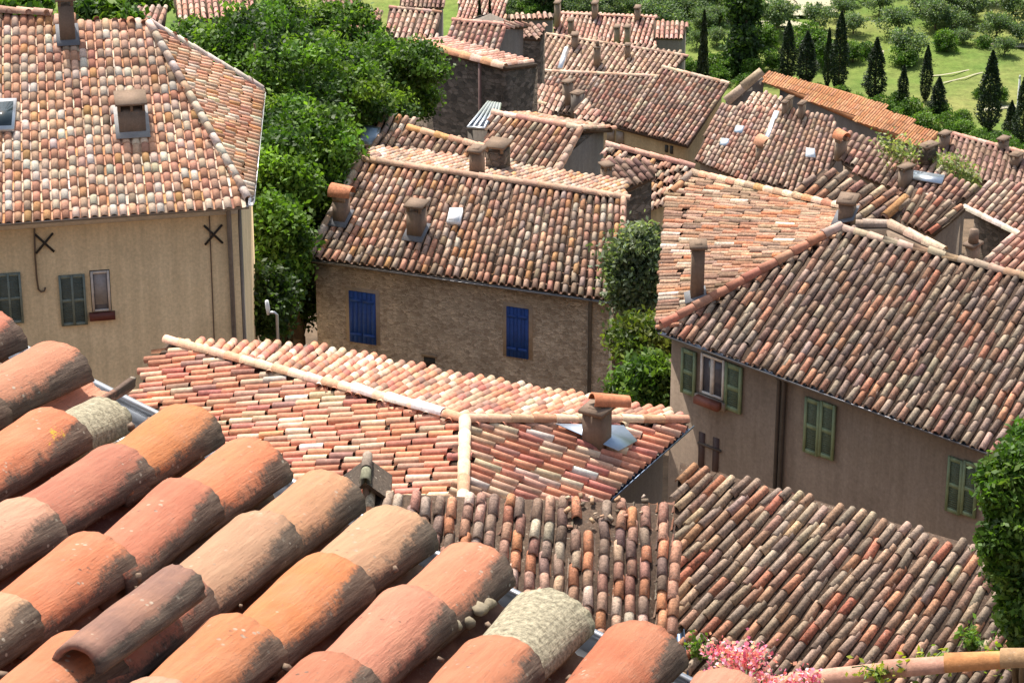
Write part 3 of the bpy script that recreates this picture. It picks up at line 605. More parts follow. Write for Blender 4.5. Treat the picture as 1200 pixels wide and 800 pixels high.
# ------------------------------------------------------------------ houses further down the hill
LASTF = None; FARC = True
def far_house(label, A, d, B, alpha, poly, cols=None, wall=M_CREAM, wallc=(1, 1, 1), sp=.23, ex=.36, pal=PAL_FAR, seg=3, mat=M_TILE_FAR, ins=.25, cap=None, depth=0, chan=False, capal=None, group=None):
    """a house seen mostly as one roof plane; cap: pixel pairs of ridges; depth: how far the unseen back slope runs"""
    global LASTF
    f = eave(A, d, B, alpha).outline(poly)
    if cols: f.cols(*cols)
    fo = [np.array(q) for q in f.pts]
    if depth:                                     # back slope behind the highest edge
        i = np.argsort(f.poly[:, 1])[-2:]; a, b = f.pts[i[0]], f.pts[i[1]]; h = f.s.copy(); h[2] = 0; h = unit(h)
        dn = h * math.cos(R(alpha)) - Z3 * math.sin(R(alpha)); fb = Face(a, np.cross(unit(b - a), dn)).outline([a, b, b + dn * depth, a + dn * depth]); faces = [f, fb]
    else: faces = [f]
    root = house(label, 'house', fo, group)
    hull = convex([q[:2] for q in fo] + ([q[:2] for q in fb.pts] if depth else [])); foot = inset(hull, ins)
    wall_ring(MB(), foot, faces, gz(foot), 6, .16, wallc).build('wall', wall, root)
    mb = MB(); [deck(mb, q) for q in faces]
    for q in faces: lay_tiles(mb, q, sp, ex, pal, seg, chan=chan, lip=seg > 3, jit=.8)
    rf = mb.build('roof', mat, root)
    for a, b in cap or []:
        mb = MB(); caps(mb, f.px(*a) + Z3 * .03, f.px(*b) + Z3 * .03, .13, capal or pal, .45, 5); mb.build('ridge_cap', mat, rf)
    LASTF = f; root['_w'] = 0; del root['_w']; return root, f, foot
def convex(pts):
    p = sorted(map(tuple, pts)); 
    def half(q):
        h = []
        for a in q:
            while len(h) > 1 and (h[-1][0] - h[-2][0]) * (a[1] - h[-2][1]) - (h[-1][1] - h[-2][1]) * (a[0] - h[-2][0]) <= 0: h.pop()
            h.append(a)
        return h
    return [np.array(a) for a in half(p)[:-1] + half(p[::-1])[:-1]]
def nearwall(foot):
    """the footprint's edge that faces the camera most squarely"""
    best = None
    for i in range(len(foot)):
        a, b = foot[i], foot[(i + 1) % len(foot)]; t = b - a; L = np.linalg.norm(t)
        if L < .5: continue
        m = (a + b) / 2; c = sum(foot) / len(foot); n = np.array([-t[1], t[0]]) / L; n = n if np.dot(n, m - c) > 0 else -n
        s = -np.dot(n, unit(m)) * L
        if best is None or s > best[0]: best = (s, a, b)
    return Wall(best[1], best[2])
# just behind the blue shuttered house
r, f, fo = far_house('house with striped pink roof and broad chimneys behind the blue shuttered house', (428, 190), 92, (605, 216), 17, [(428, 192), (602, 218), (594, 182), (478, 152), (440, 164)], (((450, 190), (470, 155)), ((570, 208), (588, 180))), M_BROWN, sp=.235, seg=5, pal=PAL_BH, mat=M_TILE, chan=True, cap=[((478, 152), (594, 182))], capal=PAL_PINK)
r, f, fo = far_house('small raised brown house with a roof window beside the plane trees', (420, 178), 93, (466, 186), 24, [(421, 180), (465, 187), (487, 141), (452, 134), (440, 140)], (((430, 178), (448, 140)), ((460, 182), (480, 142))), M_BROWN, sp=.235, seg=5, pal=PAL_PINK, mat=M_TILE, chan=True, ins=.12)
skylight(r, f, [(419, 172), (441, 175), (447, 154), (428, 151)], (.72, .72, .72), (.5, .6, .7), .18)
r, f, fo = far_house('grey gabled house with steep striped roof in the middle of the village', (576, 212), 102, (641, 226), 19, [(562, 186), (571, 200), (641, 228), (680, 152), (577, 134)], (((600, 205), (640, 146)), ((640, 215), (675, 158))), M_GREY, sp=.25, ex=.4, seg=5, pal=PAL_BH, mat=M_TILE, chan=True, cap=[((577, 134), (680, 152)), ((642, 224), (680, 153))], depth=2.6, capal=PAL_FARPINK)
r, f, fo = far_house('cream house with capped ridge half hidden behind the dark stone wall', (764, 243), 98, (786, 235), 18, [(716, 215), (764, 244), (787, 235), (812, 196), (709, 170)], (((745, 225), (768, 190)), ((785, 225), (800, 198))), M_CREAM, sp=.24, seg=5, pal=PAL_BH, mat=M_TILE, chan=True, cap=[((709, 171), (812, 197))], capal=PAL_FARPINK)
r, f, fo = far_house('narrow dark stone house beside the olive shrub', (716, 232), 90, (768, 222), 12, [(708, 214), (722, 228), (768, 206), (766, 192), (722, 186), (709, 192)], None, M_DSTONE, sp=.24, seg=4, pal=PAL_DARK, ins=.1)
chimney(r, f, (713, 213), 201, 12, .4, style='slab', flash=False)
# the broad double roof and its neighbours
r, f, fo = far_house('wide house with striped double roof above a cream wall with shutters', (692, 140), 172, (806, 171), 17, [(592, 118), (692, 141), (806, 172), (854, 99), (776, 80), (772, 90), (702, 86), (604, 83)], (((700, 140), (726, 98)), ((800, 160), (838, 104))), M_CREAM, sp=.29, ex=.42, seg=4, mat=M_TILE_FAR, ins=[.5] * 30 if 0 else .3, cap=[((735, 145), (774, 84)), ((604, 83), (772, 91)), ((776, 80), (854, 99))], capal=[((.62, .5, .4), 2), ((.56, .38, .28), 1)])
w = nearwall(fo); SH = (.3, .25, .2)
for q in ((712, 152, 720, 165), (723, 154, 731, 168), (780, 170, 783, 178), (786, 171, 789, 180)):
    mb = MB(); a = w.rect(*q); w.box(mb, a[0], a[1], a[2], a[3], .0, .08, SH if q[0] < 740 else (.03, .03, .03)); mb.build('window' if q[0] > 740 else 'shutter', M_PAINT, r)
chimney(r, f, (662, 126), 101, 10, .8, style='slab'); chimney(r, f, (673, 137), 112, 13, .9, mat=M_GREY, style='open', flash=False); chimney(r, f, (637, 150), 128, 9, .7, style='slab')
r, f, fo = far_house('low grey gabled house with a capped wall below the wide double roof', (672, 144), 118, (706, 150), 12, [(678, 142), (706, 152), (700, 134), (684, 116), (672, 128)], None, M_GREY, sp=.25, seg=3, ins=.05)
r, f, fo = far_house('house with a shaded back wall at the left end of the double roof', (590, 138), 150, (640, 150), 15, [(592, 112), (600, 136), (640, 148), (662, 120), (650, 102), (600, 92)], (((610, 136), (626, 104)),), M_BROWN, sp=.28, ex=.42, seg=3, cap=[((596, 112), (640, 124))])
chimney(r, f, (617, 138), 120, 6, .6, style='slab', flash=False)
r, f, fo = far_house('long low house under a fine pale brown striped roof with three chimneys', (598, 84), 205, (772, 94), 15, [(598, 85), (772, 95), (806, 66), (778, 58), (640, 40), (604, 58)], (((640, 84), (660, 50)), ((760, 90), (780, 62))), M_GREY, sp=.36, ex=.5, seg=3, pal=[((.52, .36, .28), 3), ((.6, .47, .37), 3), ((.4, .28, .22), 2)], cap=[((640, 41), (806, 67))])
chimney(r, f, (699, 80), 58, 9, .9, style='pot'); chimney(r, f, (673, 58), 45, 9, .9); chimney(r, f, (735, 70), 55, 7, .7, style='open')
mb = MB(); a, b = f.px(656, 84), f.px(664, 60); mb.tube([a + Z3 * .15, b + Z3 * .15], .22, 6, (.75, .74, .72)); mb.build('flashing', M_METAL, r)
r, f, fo = far_house('long pink roofed house at the far edge of the village', (648, 48), 232, (768, 58), 17, [(648, 49), (768, 56), (766, 22), (650, 17)], None, M_GREY, sp=.36, ex=.5, seg=3, pal=PAL_FARPINK, ins=.3, depth=3, cap=[((650, 17), (766, 22))])
for x, y0, y1 in ((652, 30, 8), (696, 20, 8), (746, 22, 13), (668, 38, 28), (734, 53, 36), (722, 52, 36)): chimney(r, f, (x, y0 + 4), y1, 7, 1, style='slab', flash=False, capc=(.3, .2, .15))
r, f, fo = far_house('pink roofed wing with a grey end wall at the far edge of the village', (766, 44), 231, (800, 45), 18, [(766, 45), (800, 46), (806, 27), (766, 24)], None, M_GREY, sp=.36, ex=.5, seg=3, pal=PAL_FARPINK, ins=.1)
r, f, fo = far_house('flat grey walled house left of the long pink roof', (594, 26), 222, (648, 24), 8, [(594, 22), (648, 22), (650, 16), (596, 17)], None, M_GREY, sp=.4, ex=.6, seg=3, ins=.1)
r, f, fo = far_house('grey house with a diamond striped roof and small green roof vent', (522, 62), 150, (578, 71), 18, [(521, 60), (578, 72), (592, 32), (588, 28), (530, 25)], (((545, 62), (556, 30)),), M_GREY, sp=.3, ex=.44, seg=4, pal=PAL_FARPINK, depth=3, cap=[((530, 25), (590, 30))])
r, f, fo = far_house('dark courtyard house with a lean-to roof right of the green vent roof', (592, 62), 158, (634, 56), 8, [(594, 44), (634, 46), (640, 30), (598, 28)], None, M_DSTONE, sp=.3, seg=3, pal=PAL_DARK, ins=.05)
r, f, fo = far_house('house with a diamond striped roof behind the crown of the plane trees', (460, 44), 172, (510, 46), 17, [(460, 44), (511, 47), (517, 16), (456, 10), (452, 34)], (((480, 44), (490, 14)),), M_BROWN, sp=.32, ex=.46, seg=3, cap=[((456, 10), (517, 16))])
r, f, fo = far_house('small brown walled house with red roof top behind the plane trees', (430, 32), 170, (452, 34), 15, [(428, 22), (446, 28), (446, 12), (428, 10)], None, M_BROWN, sp=.34, seg=3, ins=.05)
# dark stone block with coping
f = eave((487, 72), 128, (590, 84), 10); A, B = Pz(480, 50, f.A[2] + .8), Pz(591, 80, f.A[2] + .8); t = unit(B - A); n = np.cross(Z3, t); n = n if n[1] > 0 else -n
fo = [A, B, B + n * 2.4, A + n * 2.4]; r = house('tall dark rubble stone building with orange coping, in shadow behind the plane trees', 'house', fo)
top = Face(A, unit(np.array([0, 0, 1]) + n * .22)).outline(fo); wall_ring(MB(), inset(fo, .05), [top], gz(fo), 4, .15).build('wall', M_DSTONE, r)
mb = MB(); deck(mb, top); lay_tiles(mb, top, .3, .42, PAL_FARPINK, 3, chan=False, lip=False); rf = mb.build('roof', M_TILE_FAR, r)
mb = MB(); caps(mb, A + Z3 * .03, B + Z3 * .03, .2, [((.6, .32, .2), 1), ((.62, .44, .34), 1)], .5, 5); mb.build('ridge_cap', M_TILE_FAR, rf)
w = Wall(A, B); u, z = w.px(564, 90); mb = MB(); mb.tube([w.at(u, z + .6, .1), w.at(u, z - 9, .1)], .08, 6, (.2, .12, .1)); mb.build('downpipe', M_IRON, r)
# glazed lean-to at its foot
q = [P(548, 152, 108), P(580, 154, 108), P(586, 124, 112), P(572, 122, 112)]; r = thing('glass_lean_to', 'dark glazed lean-to at the foot of the tall dark stone building', 'lean-to', (q[0][0], q[0][1], zt(*q[0][:2])))
mb = MB(); mb.prism([np.array([*a[:2], zt(*a[:2]) - 1]) for a in q], q, (.1, .1, .11)); b_ = mb.build('wall', M_GREY, r)
mb = MB(); nn = unit(np.cross(q[1] - q[0], q[3] - q[0])); nn = nn if nn[2] > 0 else -nn; mb.prism([a + nn * .03 for a in q], [a + nn * .06 for a in q], (.05, .07, .1)); mb.build('pane', M_GLASS, r)
mb = MB()
for t in np.linspace(0, 1, 6): mb.tube([q[0] + (q[1] - q[0]) * t + nn * .08, q[3] + (q[2] - q[3]) * t + nn * .08], .05, 5, (.5, .52, .55))
mb.tube([q[0] + nn * .08, q[1] + nn * .08], .06, 5, (.5, .52, .55)); mb.build('glazing_bar', M_METAL, r)
# right hand cluster
r, f, fo = far_house('house with two small skylights on a fine striped roof', (814, 186), 150, (878, 214), 17, [(814, 187), (880, 214), (916, 140), (908, 129), (848, 122), (834, 142)], (((830, 190), (862, 130)), ((875, 205), (905, 140))), M_BROWN, sp=.28, ex=.42, seg=4)
for x, y in ((866, 153), (849, 168)): skylight(r, f, [(x - 6, y + 4), (x + 4, y + 5), (x + 7, y - 3), (x - 3, y - 4)], (.5, .54, .58), (.55, .65, .75), .12)
mb = MB(); q = [f.px(*p) for p in ((894, 172), (900, 172), (914, 134), (908, 134))]; mb.prism([a + f.n * .12 for a in q], [a + f.n * .2 for a in q], (.7, .73, .76)); mb.build('flashing', M_METAL, r)
chimney(r, f, (888, 190), 174, 11, .9, style='tiles', flash=False)
r, f, fo = far_house('house with one bright skylight on a fine reddish roof beside two chimneys', (880, 212), 142, (952, 226), 17, [(880, 211), (952, 232), (985, 178), (978, 138), (928, 128), (908, 140), (898, 172)], (((890, 205), (918, 140)), ((950, 220), (972, 150))), M_BROWN, sp=.28, ex=.42, seg=4, pal=[((.56, .36, .27), 4), ((.6, .46, .37), 3), ((.42, .3, .24), 3)])
skylight(r, f, [(944, 186), (956, 187), (955, 177), (945, 176)], (.8, .8, .8), (.85, .88, .9), .15)
for x, y0, y1 in ((922, 130, 118), (937, 142, 124), (918, 136, 122)): chimney(r, f, (x, y0), y1, 6, .7, style='open', flash=False)
r, f, fo = far_house('small low roof in the corner of the long orange roofed building', (868, 124), 158, (920, 132), 12, [(866, 125), (922, 134), (914, 116), (898, 108), (884, 110)], None, M_BROWN, sp=.3, seg=3)
r, f, fo = far_house('lichened house with a bold striped roof behind the large hip roof', (985, 254), 84, (1044, 262), 18, [(925, 226), (960, 246), (1000, 262), (1046, 258), (1064, 234), (968, 199)], (((950, 240), (985, 208)), ((1010, 256), (1050, 226))), M_BROWN, sp=.3, ex=.42, seg=6, pal=PAL_BR, mat=M_TILE_OLD, chan=True, ins=.15)
mb = MB(); a, b = f.px(1038, 256), f.px(1060, 235); mb = MB(); caps(mb, a + Z3 * .03, b + Z3 * .03, .14, [((.62, .33, .16), 1)], .8, 8); mb.build('ridge_cap', M_TILE_OLD, r)
r, f, fo = far_house('patched house with a metal sheet on its weedy roof', (1000, 200), 122, (1120, 246), 15, [(986, 190), (1010, 206), (1112, 246), (1142, 224), (1062, 176), (982, 150)], (((1010, 200), (1030, 168)), ((1100, 235), (1120, 210))), M_BROWN, sp=.3, ex=.44, seg=4, pal=PAL_DARK + PAL_FAR)
mb = MB(); q = [f.px(*p) for p in ((1066, 214), (1104, 220), (1108, 210), (1068, 204))]; mb.prism([a + f.n * .14 for a in q], [a + f.n * .2 for a in q], (.45, .5, .56)); mb.build('metal_sheet', M_METAL, r)
chimney(r, f, (1055, 222), 202, 11, .8, style='slab', flash=False); chimney(r, f, (980, 186), 168, 9, .7, style='tiles', flash=False); chimney(r, f, (1080, 196), 174, 15, 1, mat=M_DSTONE, style='open', flash=False)
r, f, fo = far_house('brown gabled house with a checkered roof above the large hip roof', (1054, 258), 96, (1092, 274), 17, [(1054, 250), (1064, 262), (1094, 274), (1131, 244), (1064, 220)], (((1070, 262), (1090, 234)), ((1092, 270), (1120, 246))), M_BROWN, sp=.27, ex=.4, seg=5, chan=True, pal=PAL_BR, mat=M_TILE, ins=.08)
r, f, fo = far_house('house with a white edged striped roof at the right end of the village', (1134, 246), 108, (1196, 277), 17, [(1130, 244), (1200, 279), (1300, 300), (1290, 240), (1160, 212)], (((1140, 246), (1166, 216)), ((1195, 270), (1225, 236))), M_DSTONE, sp=.28, ex=.42, seg=5, chan=True, pal=PAL_FAR, mat=M_TILE, ins=.3, cap=[((1130, 245), (1200, 279))], capal=[((.6, .55, .48), 1)])
r, f, fo = far_house('house with a dull reddish brown roof and a dark chimney below the cypresses', (1104, 190), 150, (1290, 240), 16, [(1098, 178), (1108, 196), (1160, 214), (1300, 250), (1300, 200), (1206, 182), (1108, 156)], (((1120, 195), (1130, 165)),), M_BROWN, sp=.32, ex=.46, seg=3, pal=PAL_DARK, cap=[((1108, 156), (1206, 182))], capal=PAL_FARPINK)
chimney(r, f, (1187, 196), 184, 13, .9, style='open', flash=False); chimney(r, f, (1172, 176), 168, 10, .8, style='slab', flash=False); chimney(r, f, (1103, 176), 162, 10, .8, style='slab', flash=False)
r, f, fo = far_house('small house with fine red roof peeping over the large hip roof', (1140, 322), 74, (1210, 345), 17, [(1136, 318), (1206, 346), (1300, 372), (1300, 300), (1192, 274)], (((1150, 320), (1190, 282)), ((1200, 335), (1235, 296))), M_BROWN, sp=.24, ex=.36, seg=6, chan=True, pal=PAL_FARPINK, mat=M_TILE, ins=.2)
chimney(r, f, (1134, 312), 290, 13, .5, style='pot', flash=False)
# brown yard wall behind the big hip roof
a, b, c = P(984, 262, 69), P(1045, 262, 69), P(1108, 292, 68)
def yard_wall(label, pts, mat, h=3.2, cap=None):
    r = thing('yard_wall', label, 'wall', (*pts[0][:2], pts[0][2] - h)); mb = MB()
    for p, q in zip(pts[:-1], pts[1:]):
        n = np.cross(unit(q - p), Z3); n[2] = 0; n = unit(n); d = Z3 * -h
        mb.add([p, q, q + n * .35, p + n * .35, p + d, q + d, q + n * .35 + d, p + n * .35 + d], [(0, 1, 2, 3), (0, 4, 5, 1), (1, 5, 6, 2), (2, 6, 7, 3), (3, 7, 4, 0)])
    mb.build('wall', mat, r)
    if cap:
        mb = MB(); n0 = np.cross(unit(pts[-1] - pts[0]), Z3) * .17
        for p, q in zip(pts[:-1], pts[1:]): caps(mb, p + n0 + Z3 * .02, q + n0 + Z3 * .02, .13, cap, .4, 6)
        mb.build('coping', M_TILE, r)
    return r
yard_wall('brown rendered yard wall behind the ridge of the large hip roof', [a, b, c], M_BROWN, 4, [((.45, .35, .28), 1), ((.5, .4, .32), 1)])
# long building with a narrow orange roof
A, B = P(895, 92, 170), None; zO = A[2]; B = Pz(1080, 174, zO - .6); C = P(1098, 160, 163); D = Pz(893, 87, zO + .3); L = Pz(855, 122, zO - 1.2)
t = unit(B - A); n = np.cross(Z3, t); n = n if n[1] > 0 else -n; up = n * 3.0 + Z3 * 1.1
fo = [A, B, B + n * 3, A + n * 3]; r = house('long building with a narrow plain orange roof below the row of cypresses', 'building', fo)
f = Face(A, np.cross(t, up)).outline([(895, 94), (1080, 173), (1098, 159), (1010, 113), (962, 99), (893, 86)])
wl = inset([f.pts[0], f.pts[1], f.pts[2], f.pts[3], f.pts[4]], .2); wall_ring(MB(), wl, [f], gz(wl), 4, .2).build('wall', M_GREY, r)
mb = MB(); deck(mb, f, .2, (.46, .22, .11)); lay_tiles(mb, f, .17, .45, [((.5, .24, .12), 3), ((.54, .29, .16), 3), ((.46, .25, .15), 1)], 4, lip=False, jit=.3, over=0, lift0=.01, wid=.42, sq0=.5, cj=.08); mb.build('roof', M_TILE_FAR, r)
mb = MB(); q = L + (A - L) * 1.0; m = unit(np.cross(unit(A - L), Z3)); m = m if m[1] > 0 else -m
mb.prism([L + Z3 * -9, A + Z3 * -9, A + m * .5 + Z3 * -9, L + m * .5 + Z3 * -9], [L, A, A + m * .5, L + m * .5]); mb.build('side_wall', M_GREY, r)
mb = MB(); caps(mb, L + m * .25, D + m * .1, .35, [((.62, .53, .42), 1)], 1.0, 5); mb.build('coping', M_TILE_FAR, r)
# far roofs along the top edge, partly behind the trees
for lab, A_, d, B_, poly, pal in (
    ('pink house roof beyond the ridge of the ochre house, with brown side wall', (210, 22), 150, (290, 18), [(208, 24), (292, 19), (304, -12), (200, -14)], PAL_FARPINK),
    ('small diamond striped roof between the trees behind the ochre house', (154, 28), 140, (192, 30), [(152, 27), (193, 30), (196, 8), (156, 8)], PAL_FAR),
    ('pale roof fragment at the top left among the trees', (28, 8), 150, (60, 9), [(26, 8), (62, 9), (66, -14), (34, -14)], PAL_FAR),
    ('pink tiled house glimpsed through the crown of the plane trees', (372, 118), 112, (470, 134), [(368, 116), (468, 134), (486, 66), (392, 52)], PAL_PINK),
    ('pale roofed house in the gaps of the upper plane tree crown', (352, 44), 150, (440, 40), [(350, 46), (428, 42), (436, 14), (356, 14)], PAL_FARPINK),
    ('flat brown roofed house beside parked things at the top edge', (470, 6), 205, (532, 8), [(468, 8), (520, 9), (524, -12), (470, -12)], PAL_DARK),
    ('pink roofed house behind the pair of small cypresses', (538, 20), 215, (590, 24), [(536, 22), (592, 25), (594, -10), (538, -10)], PAL_FARPINK),
    ('grey house at the top edge between the trees', (376, 8), 200, (420, 8), [(374, 10), (422, 10), (424, -10), (378, -10)], PAL_DARK)):
    far_house(lab, A_, d, B_, 16, poly, None, M_GREY, sp=.3, ex=.44, seg=3, pal=pal)
FARC = False
# ------------------------------------------------------------------ foreground roof, gutter and loose things
def near_mat():
    m, nt, B, N, L = newmat('weathered_terracotta')
    cb = N('ShaderNodeCombineXYZ')
    for i, k in enumerate(('tu', 'tv', 'tr')): L(fattr(N, k), cb.inputs[i])
    co = cb.outputs[0]; mp = N('ShaderNodeMapping'); mp.inputs['Scale'].default_value = (1, .12, 1); L(co, mp.inputs[0])
    c = colattr(N)
    c = mix(N, L, 1.0, c, ramp(N, L, noise(N, L, 60, 5, .65, mp.outputs[0]), .3, .7, (.84, .8, .78, 1), (1.12, 1.12, 1.1, 1)), 'MULTIPLY')
    c = mix(N, L, ramp(N, L, noise(N, L, 7, 6, .6, co), .45, .72, (0, 0, 0, 1), (.4,) * 3 + (1,)), c, (.44, .22, .13))
    c = mix(N, L, ramp(N, L, noise(N, L, 11, 7, .7, co), .62, .74, (0, 0, 0, 1), (.25,) * 3 + (1,)), c, (.46, .34, .25))
    st = fattr(N, 'stain'); n1 = noise(N, L, 16, 9, .72, co)
    a = mathn(N, L, 'ADD', mathn(N, L, 'MULTIPLY', n1, .9), st)
    dk = mix(N, L, ramp(N, L, noise(N, L, 90, 5, .7, mp.outputs[0]), .35, .65), (.03, .024, .019), (.12, .092, .068))
    a = mathn(N, L, 'ADD', a, mathn(N, L, 'MULTIPLY', mathn(N, L, 'SUBTRACT', noise(N, L, 95, 4, .8, co), .5), .55))
    c = mix(N, L, ramp(N, L, a, .72, .95, (0, 0, 0, 1), (.92,) * 3 + (1,)), c, dk)
    vo = N('ShaderNodeTexVoronoi'); vo.inputs['Scale'].default_value = 42; L(co, vo.inputs['Vector'])
    spot = mathn(N, L, 'MULTIPLY', ramp(N, L, vo.outputs['Distance'], .16, .24, (1, 1, 1, 1), (0, 0, 0, 1)), ramp(N, L, noise(N, L, 9, 5, .7, co), .5, .6))
    c = mix(N, L, mathn(N, L, 'MULTIPLY', spot, .75), c, mix(N, L, ramp(N, L, noise(N, L, 14, 3, .5, co), .45, .55), (.06, .045, .035), (.4, .36, .28)))
    sp = ramp(N, L, noise(N, L, 110, 4, .7, co), .6, .66, (0, 0, 0, 1), (.55,) * 3 + (1,)); c = mix(N, L, sp, c, (.2, .13, .09))
    li = mathn(N, L, 'ADD', mathn(N, L, 'MULTIPLY', noise(N, L, 45, 6, .75, co), .8), fattr(N, 'lich'))
    c = mix(N, L, ramp(N, L, li, .92, .98), c, (.55, .35, .03))
    gm = mathn(N, L, 'ADD', mathn(N, L, 'MULTIPLY', noise(N, L, 30, 8, .75, co), .8), fattr(N, 'moss'))
    c = mix(N, L, ramp(N, L, gm, .8, .95), c, mix(N, L, ramp(N, L, noise(N, L, 70, 6, .75, co), .35, .65), (.13, .11, .07), (.44, .39, .27)))
    L(c, B.inputs['Base Color']); B.inputs['Roughness'].default_value = .85; B.inputs['Specular IOR Level'].default_value = .3
    h = mathn(N, L, 'ADD', noise(N, L, 120, 6, .7, mp.outputs[0]), mathn(N, L, 'MULTIPLY', noise(N, L, 55, 8, .75, co), .8))
    bump(N, L, B, h, .7, .006); return m
M_NEAR = near_mat()
zF = -3.6; GA, GB = Pz(45, 405, zF), Pz(840, 800, zF); gdir = unit(GB - GA)
DN = np.array([math.sin(R(21)) * math.cos(R(11)), math.cos(R(21)) * math.cos(R(11)), -math.sin(R(11))])   # down the slope
NF = unit(np.cross(gdir, DN)); NF = NF if NF[2] > 0 else -NF; XF = unit(np.cross(DN, NF)); XF = XF if XF[0] > 0 else -XF
FR = Face(GA, NF)
OUT_ = np.array([-gdir[1], gdir[0], 0.]); c_ = (GA + GB) / 2; root = thing('house', 'foreground house under big weathered terracotta barrel tiles with a zinc gutter', 'house', (c_[0] - 2, c_[1] - 2, -8))
def near_tile(name, parent, o, x, y, n, ln, rl, ru, col, stain=1.0, lich=None, moss=0.0, seg=26, nl=13, th=.014, lift=(.045, .0), flip=False, sq=.86, chip=0.0, span=1.0):
    """barrel tile: o lower end centre, y runs up the slope, x across; tapers from rl to ru"""
    mb = MB(); A_, U_, V_, S_, Lc, Mo = [], [], [], [], [], []; ang = np.linspace(math.pi * (.5 - .5 * span), math.pi * (.5 + .5 * span), seg + 1)
    ph = RNG.uniform(0, 6.3, 6); rnd = RNG.uniform(0, 40)
    def ring(j, inner):
        t = j / nl; r = rl + (ru - rl) * t; out = []
        for a in ang:
            w = .0018 * math.sin(5 * t + ph[0] + 2 * a) + .0008 * math.sin(17 * t + ph[1] - 3 * a) + .0006 * math.sin(9 * a + ph[2])
            rr = r + w - (th if inner else 0); ll = t * ln
            if j == 0: ll += .004 * math.sin(4 * a + ph[3]) + .0035 * math.sin(17 * a + ph[4]) + RNG.normal(0, .0012) + chip * max(0, math.sin(2.3 * a + ph[5])) ** 4
            h = math.sin(a) * rr * sq; h = h if not flip else r * sq - h
            out.append(o + y * ll + x * math.cos(a) * rr + n * (h + lift[0] + (lift[1] - lift[0]) * t))
            U_.append(a * r); V_.append(ll)
            right = max(0, math.cos(a)); low = 1 - t
            S_.append((-.06 + 1.1 * max(0, right - .42) + (.5 * max(0, low - .6) / .4 * max(0, .1 + right)) + (.3 if a < .3 or a > math.pi - .3 else 0)) * stain if stain else -.5)
            lv = -1.
            if lich:
                for lt, la, lr in lich: lv = max(lv, .62 - ((t - lt) * ln / lr) ** 2 * .5 - ((a - la) * r / lr) ** 2 * .5)
            Lc.append(lv); Mo.append(moss)
        return out
    v = []
    for inner in (0, 1):
        for j in range(nl + 1): v += ring(j, inner)
    m = seg + 1; K = m * (nl + 1); f = []
    for j in range(nl):
        for i in range(seg):
            q = (j * m + i, j * m + i + 1, (j + 1) * m + i + 1, (j + 1) * m + i); f += [q, tuple(K + k for k in reversed(q))]
    for i in range(seg): f += [(i + 1, i, K + i, K + i + 1), (nl * m + i, nl * m + i + 1, K + nl * m + i + 1, K + nl * m + i)]
    for j in range(nl): f += [(j * m, (j + 1) * m, K + (j + 1) * m, K + j * m), ((j + 1) * m + seg, j * m + seg, K + j * m + seg, K + (j + 1) * m + seg)]
    mb.add(v, f, col)
    ob = mb.build(name, M_NEAR, parent, True, dict(tu=U_, tv=V_, tr=np.full(len(U_), rnd), stain=S_, lich=Lc, moss=Mo))
    return ob
# deck with the mortar bed
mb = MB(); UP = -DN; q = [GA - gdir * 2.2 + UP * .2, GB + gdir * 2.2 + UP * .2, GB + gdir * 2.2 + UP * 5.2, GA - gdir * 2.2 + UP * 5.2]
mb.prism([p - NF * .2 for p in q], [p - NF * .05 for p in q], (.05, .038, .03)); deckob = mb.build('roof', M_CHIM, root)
qi = [p - NF * .25 for p in q]; mb = MB(); ins_ = inset(qi, .15)
wall_ring(mb, ins_, [Face(qi[0], NF)], -9.5, 5, .02).build('wall', M_CHIM, root)
NPAL = [((.40, .145, .085), 4), ((.41, .18, .115), 3), ((.42, .15, .07), 2), ((.39, .21, .135), 2), ((.33, .12, .078), 2.2)]
ends = [-72, 4, 82, 156, 230, 308, 390, 474, 562, 660, 758, 862, 970, 1085]
EX = .405
def in_view(p):
    x, y = to_px(p); return -190 < x < 1330 and 300 < y < 1010
def col_at(i): x = ends[i]; return Ppl(x - 8, 425 + .497 * (x - 45), GA, NF)
SPEC = {}                                        # (column, tile) -> options, from the tiles that stand out
SPEC[(3, 1)] = dict(lich=[(.2, 1.0, .05), (.33, .85, .03)]); SPEC[(9, 0)] = dict(moss=.75, col=(0.310, 0.213, 0.132), stain=.3, chip=.02, seg=34)
SPEC[(5, 3)] = dict(lich=[(.45, 1.9, .028)]); SPEC[(6, 0)] = dict(col=(0.386, 0.202, 0.108)); SPEC[(6, 1)] = dict(col=(0.344, 0.202, 0.123))
SPEC[(4, 0)] = dict(col=(0.426, 0.162, 0.061)); SPEC[(7, 1)] = dict(col=(0.454, 0.162, 0.061)); SPEC[(7, 2)] = dict(col=(0.426, 0.162, 0.071)); SPEC[(10, 1)] = dict(col=(0.440, 0.140, 0.042)); SPEC[(10, 0)] = dict(col=(0.344, 0.112, 0.056))
SPEC[(8, 0)] = dict(col=(0.426, 0.168, 0.094)); SPEC[(2, 0)] = dict(col=(0.399, 0.168, 0.099)); SPEC[(9, 1)] = dict(col=(0.386, 0.151, 0.080))
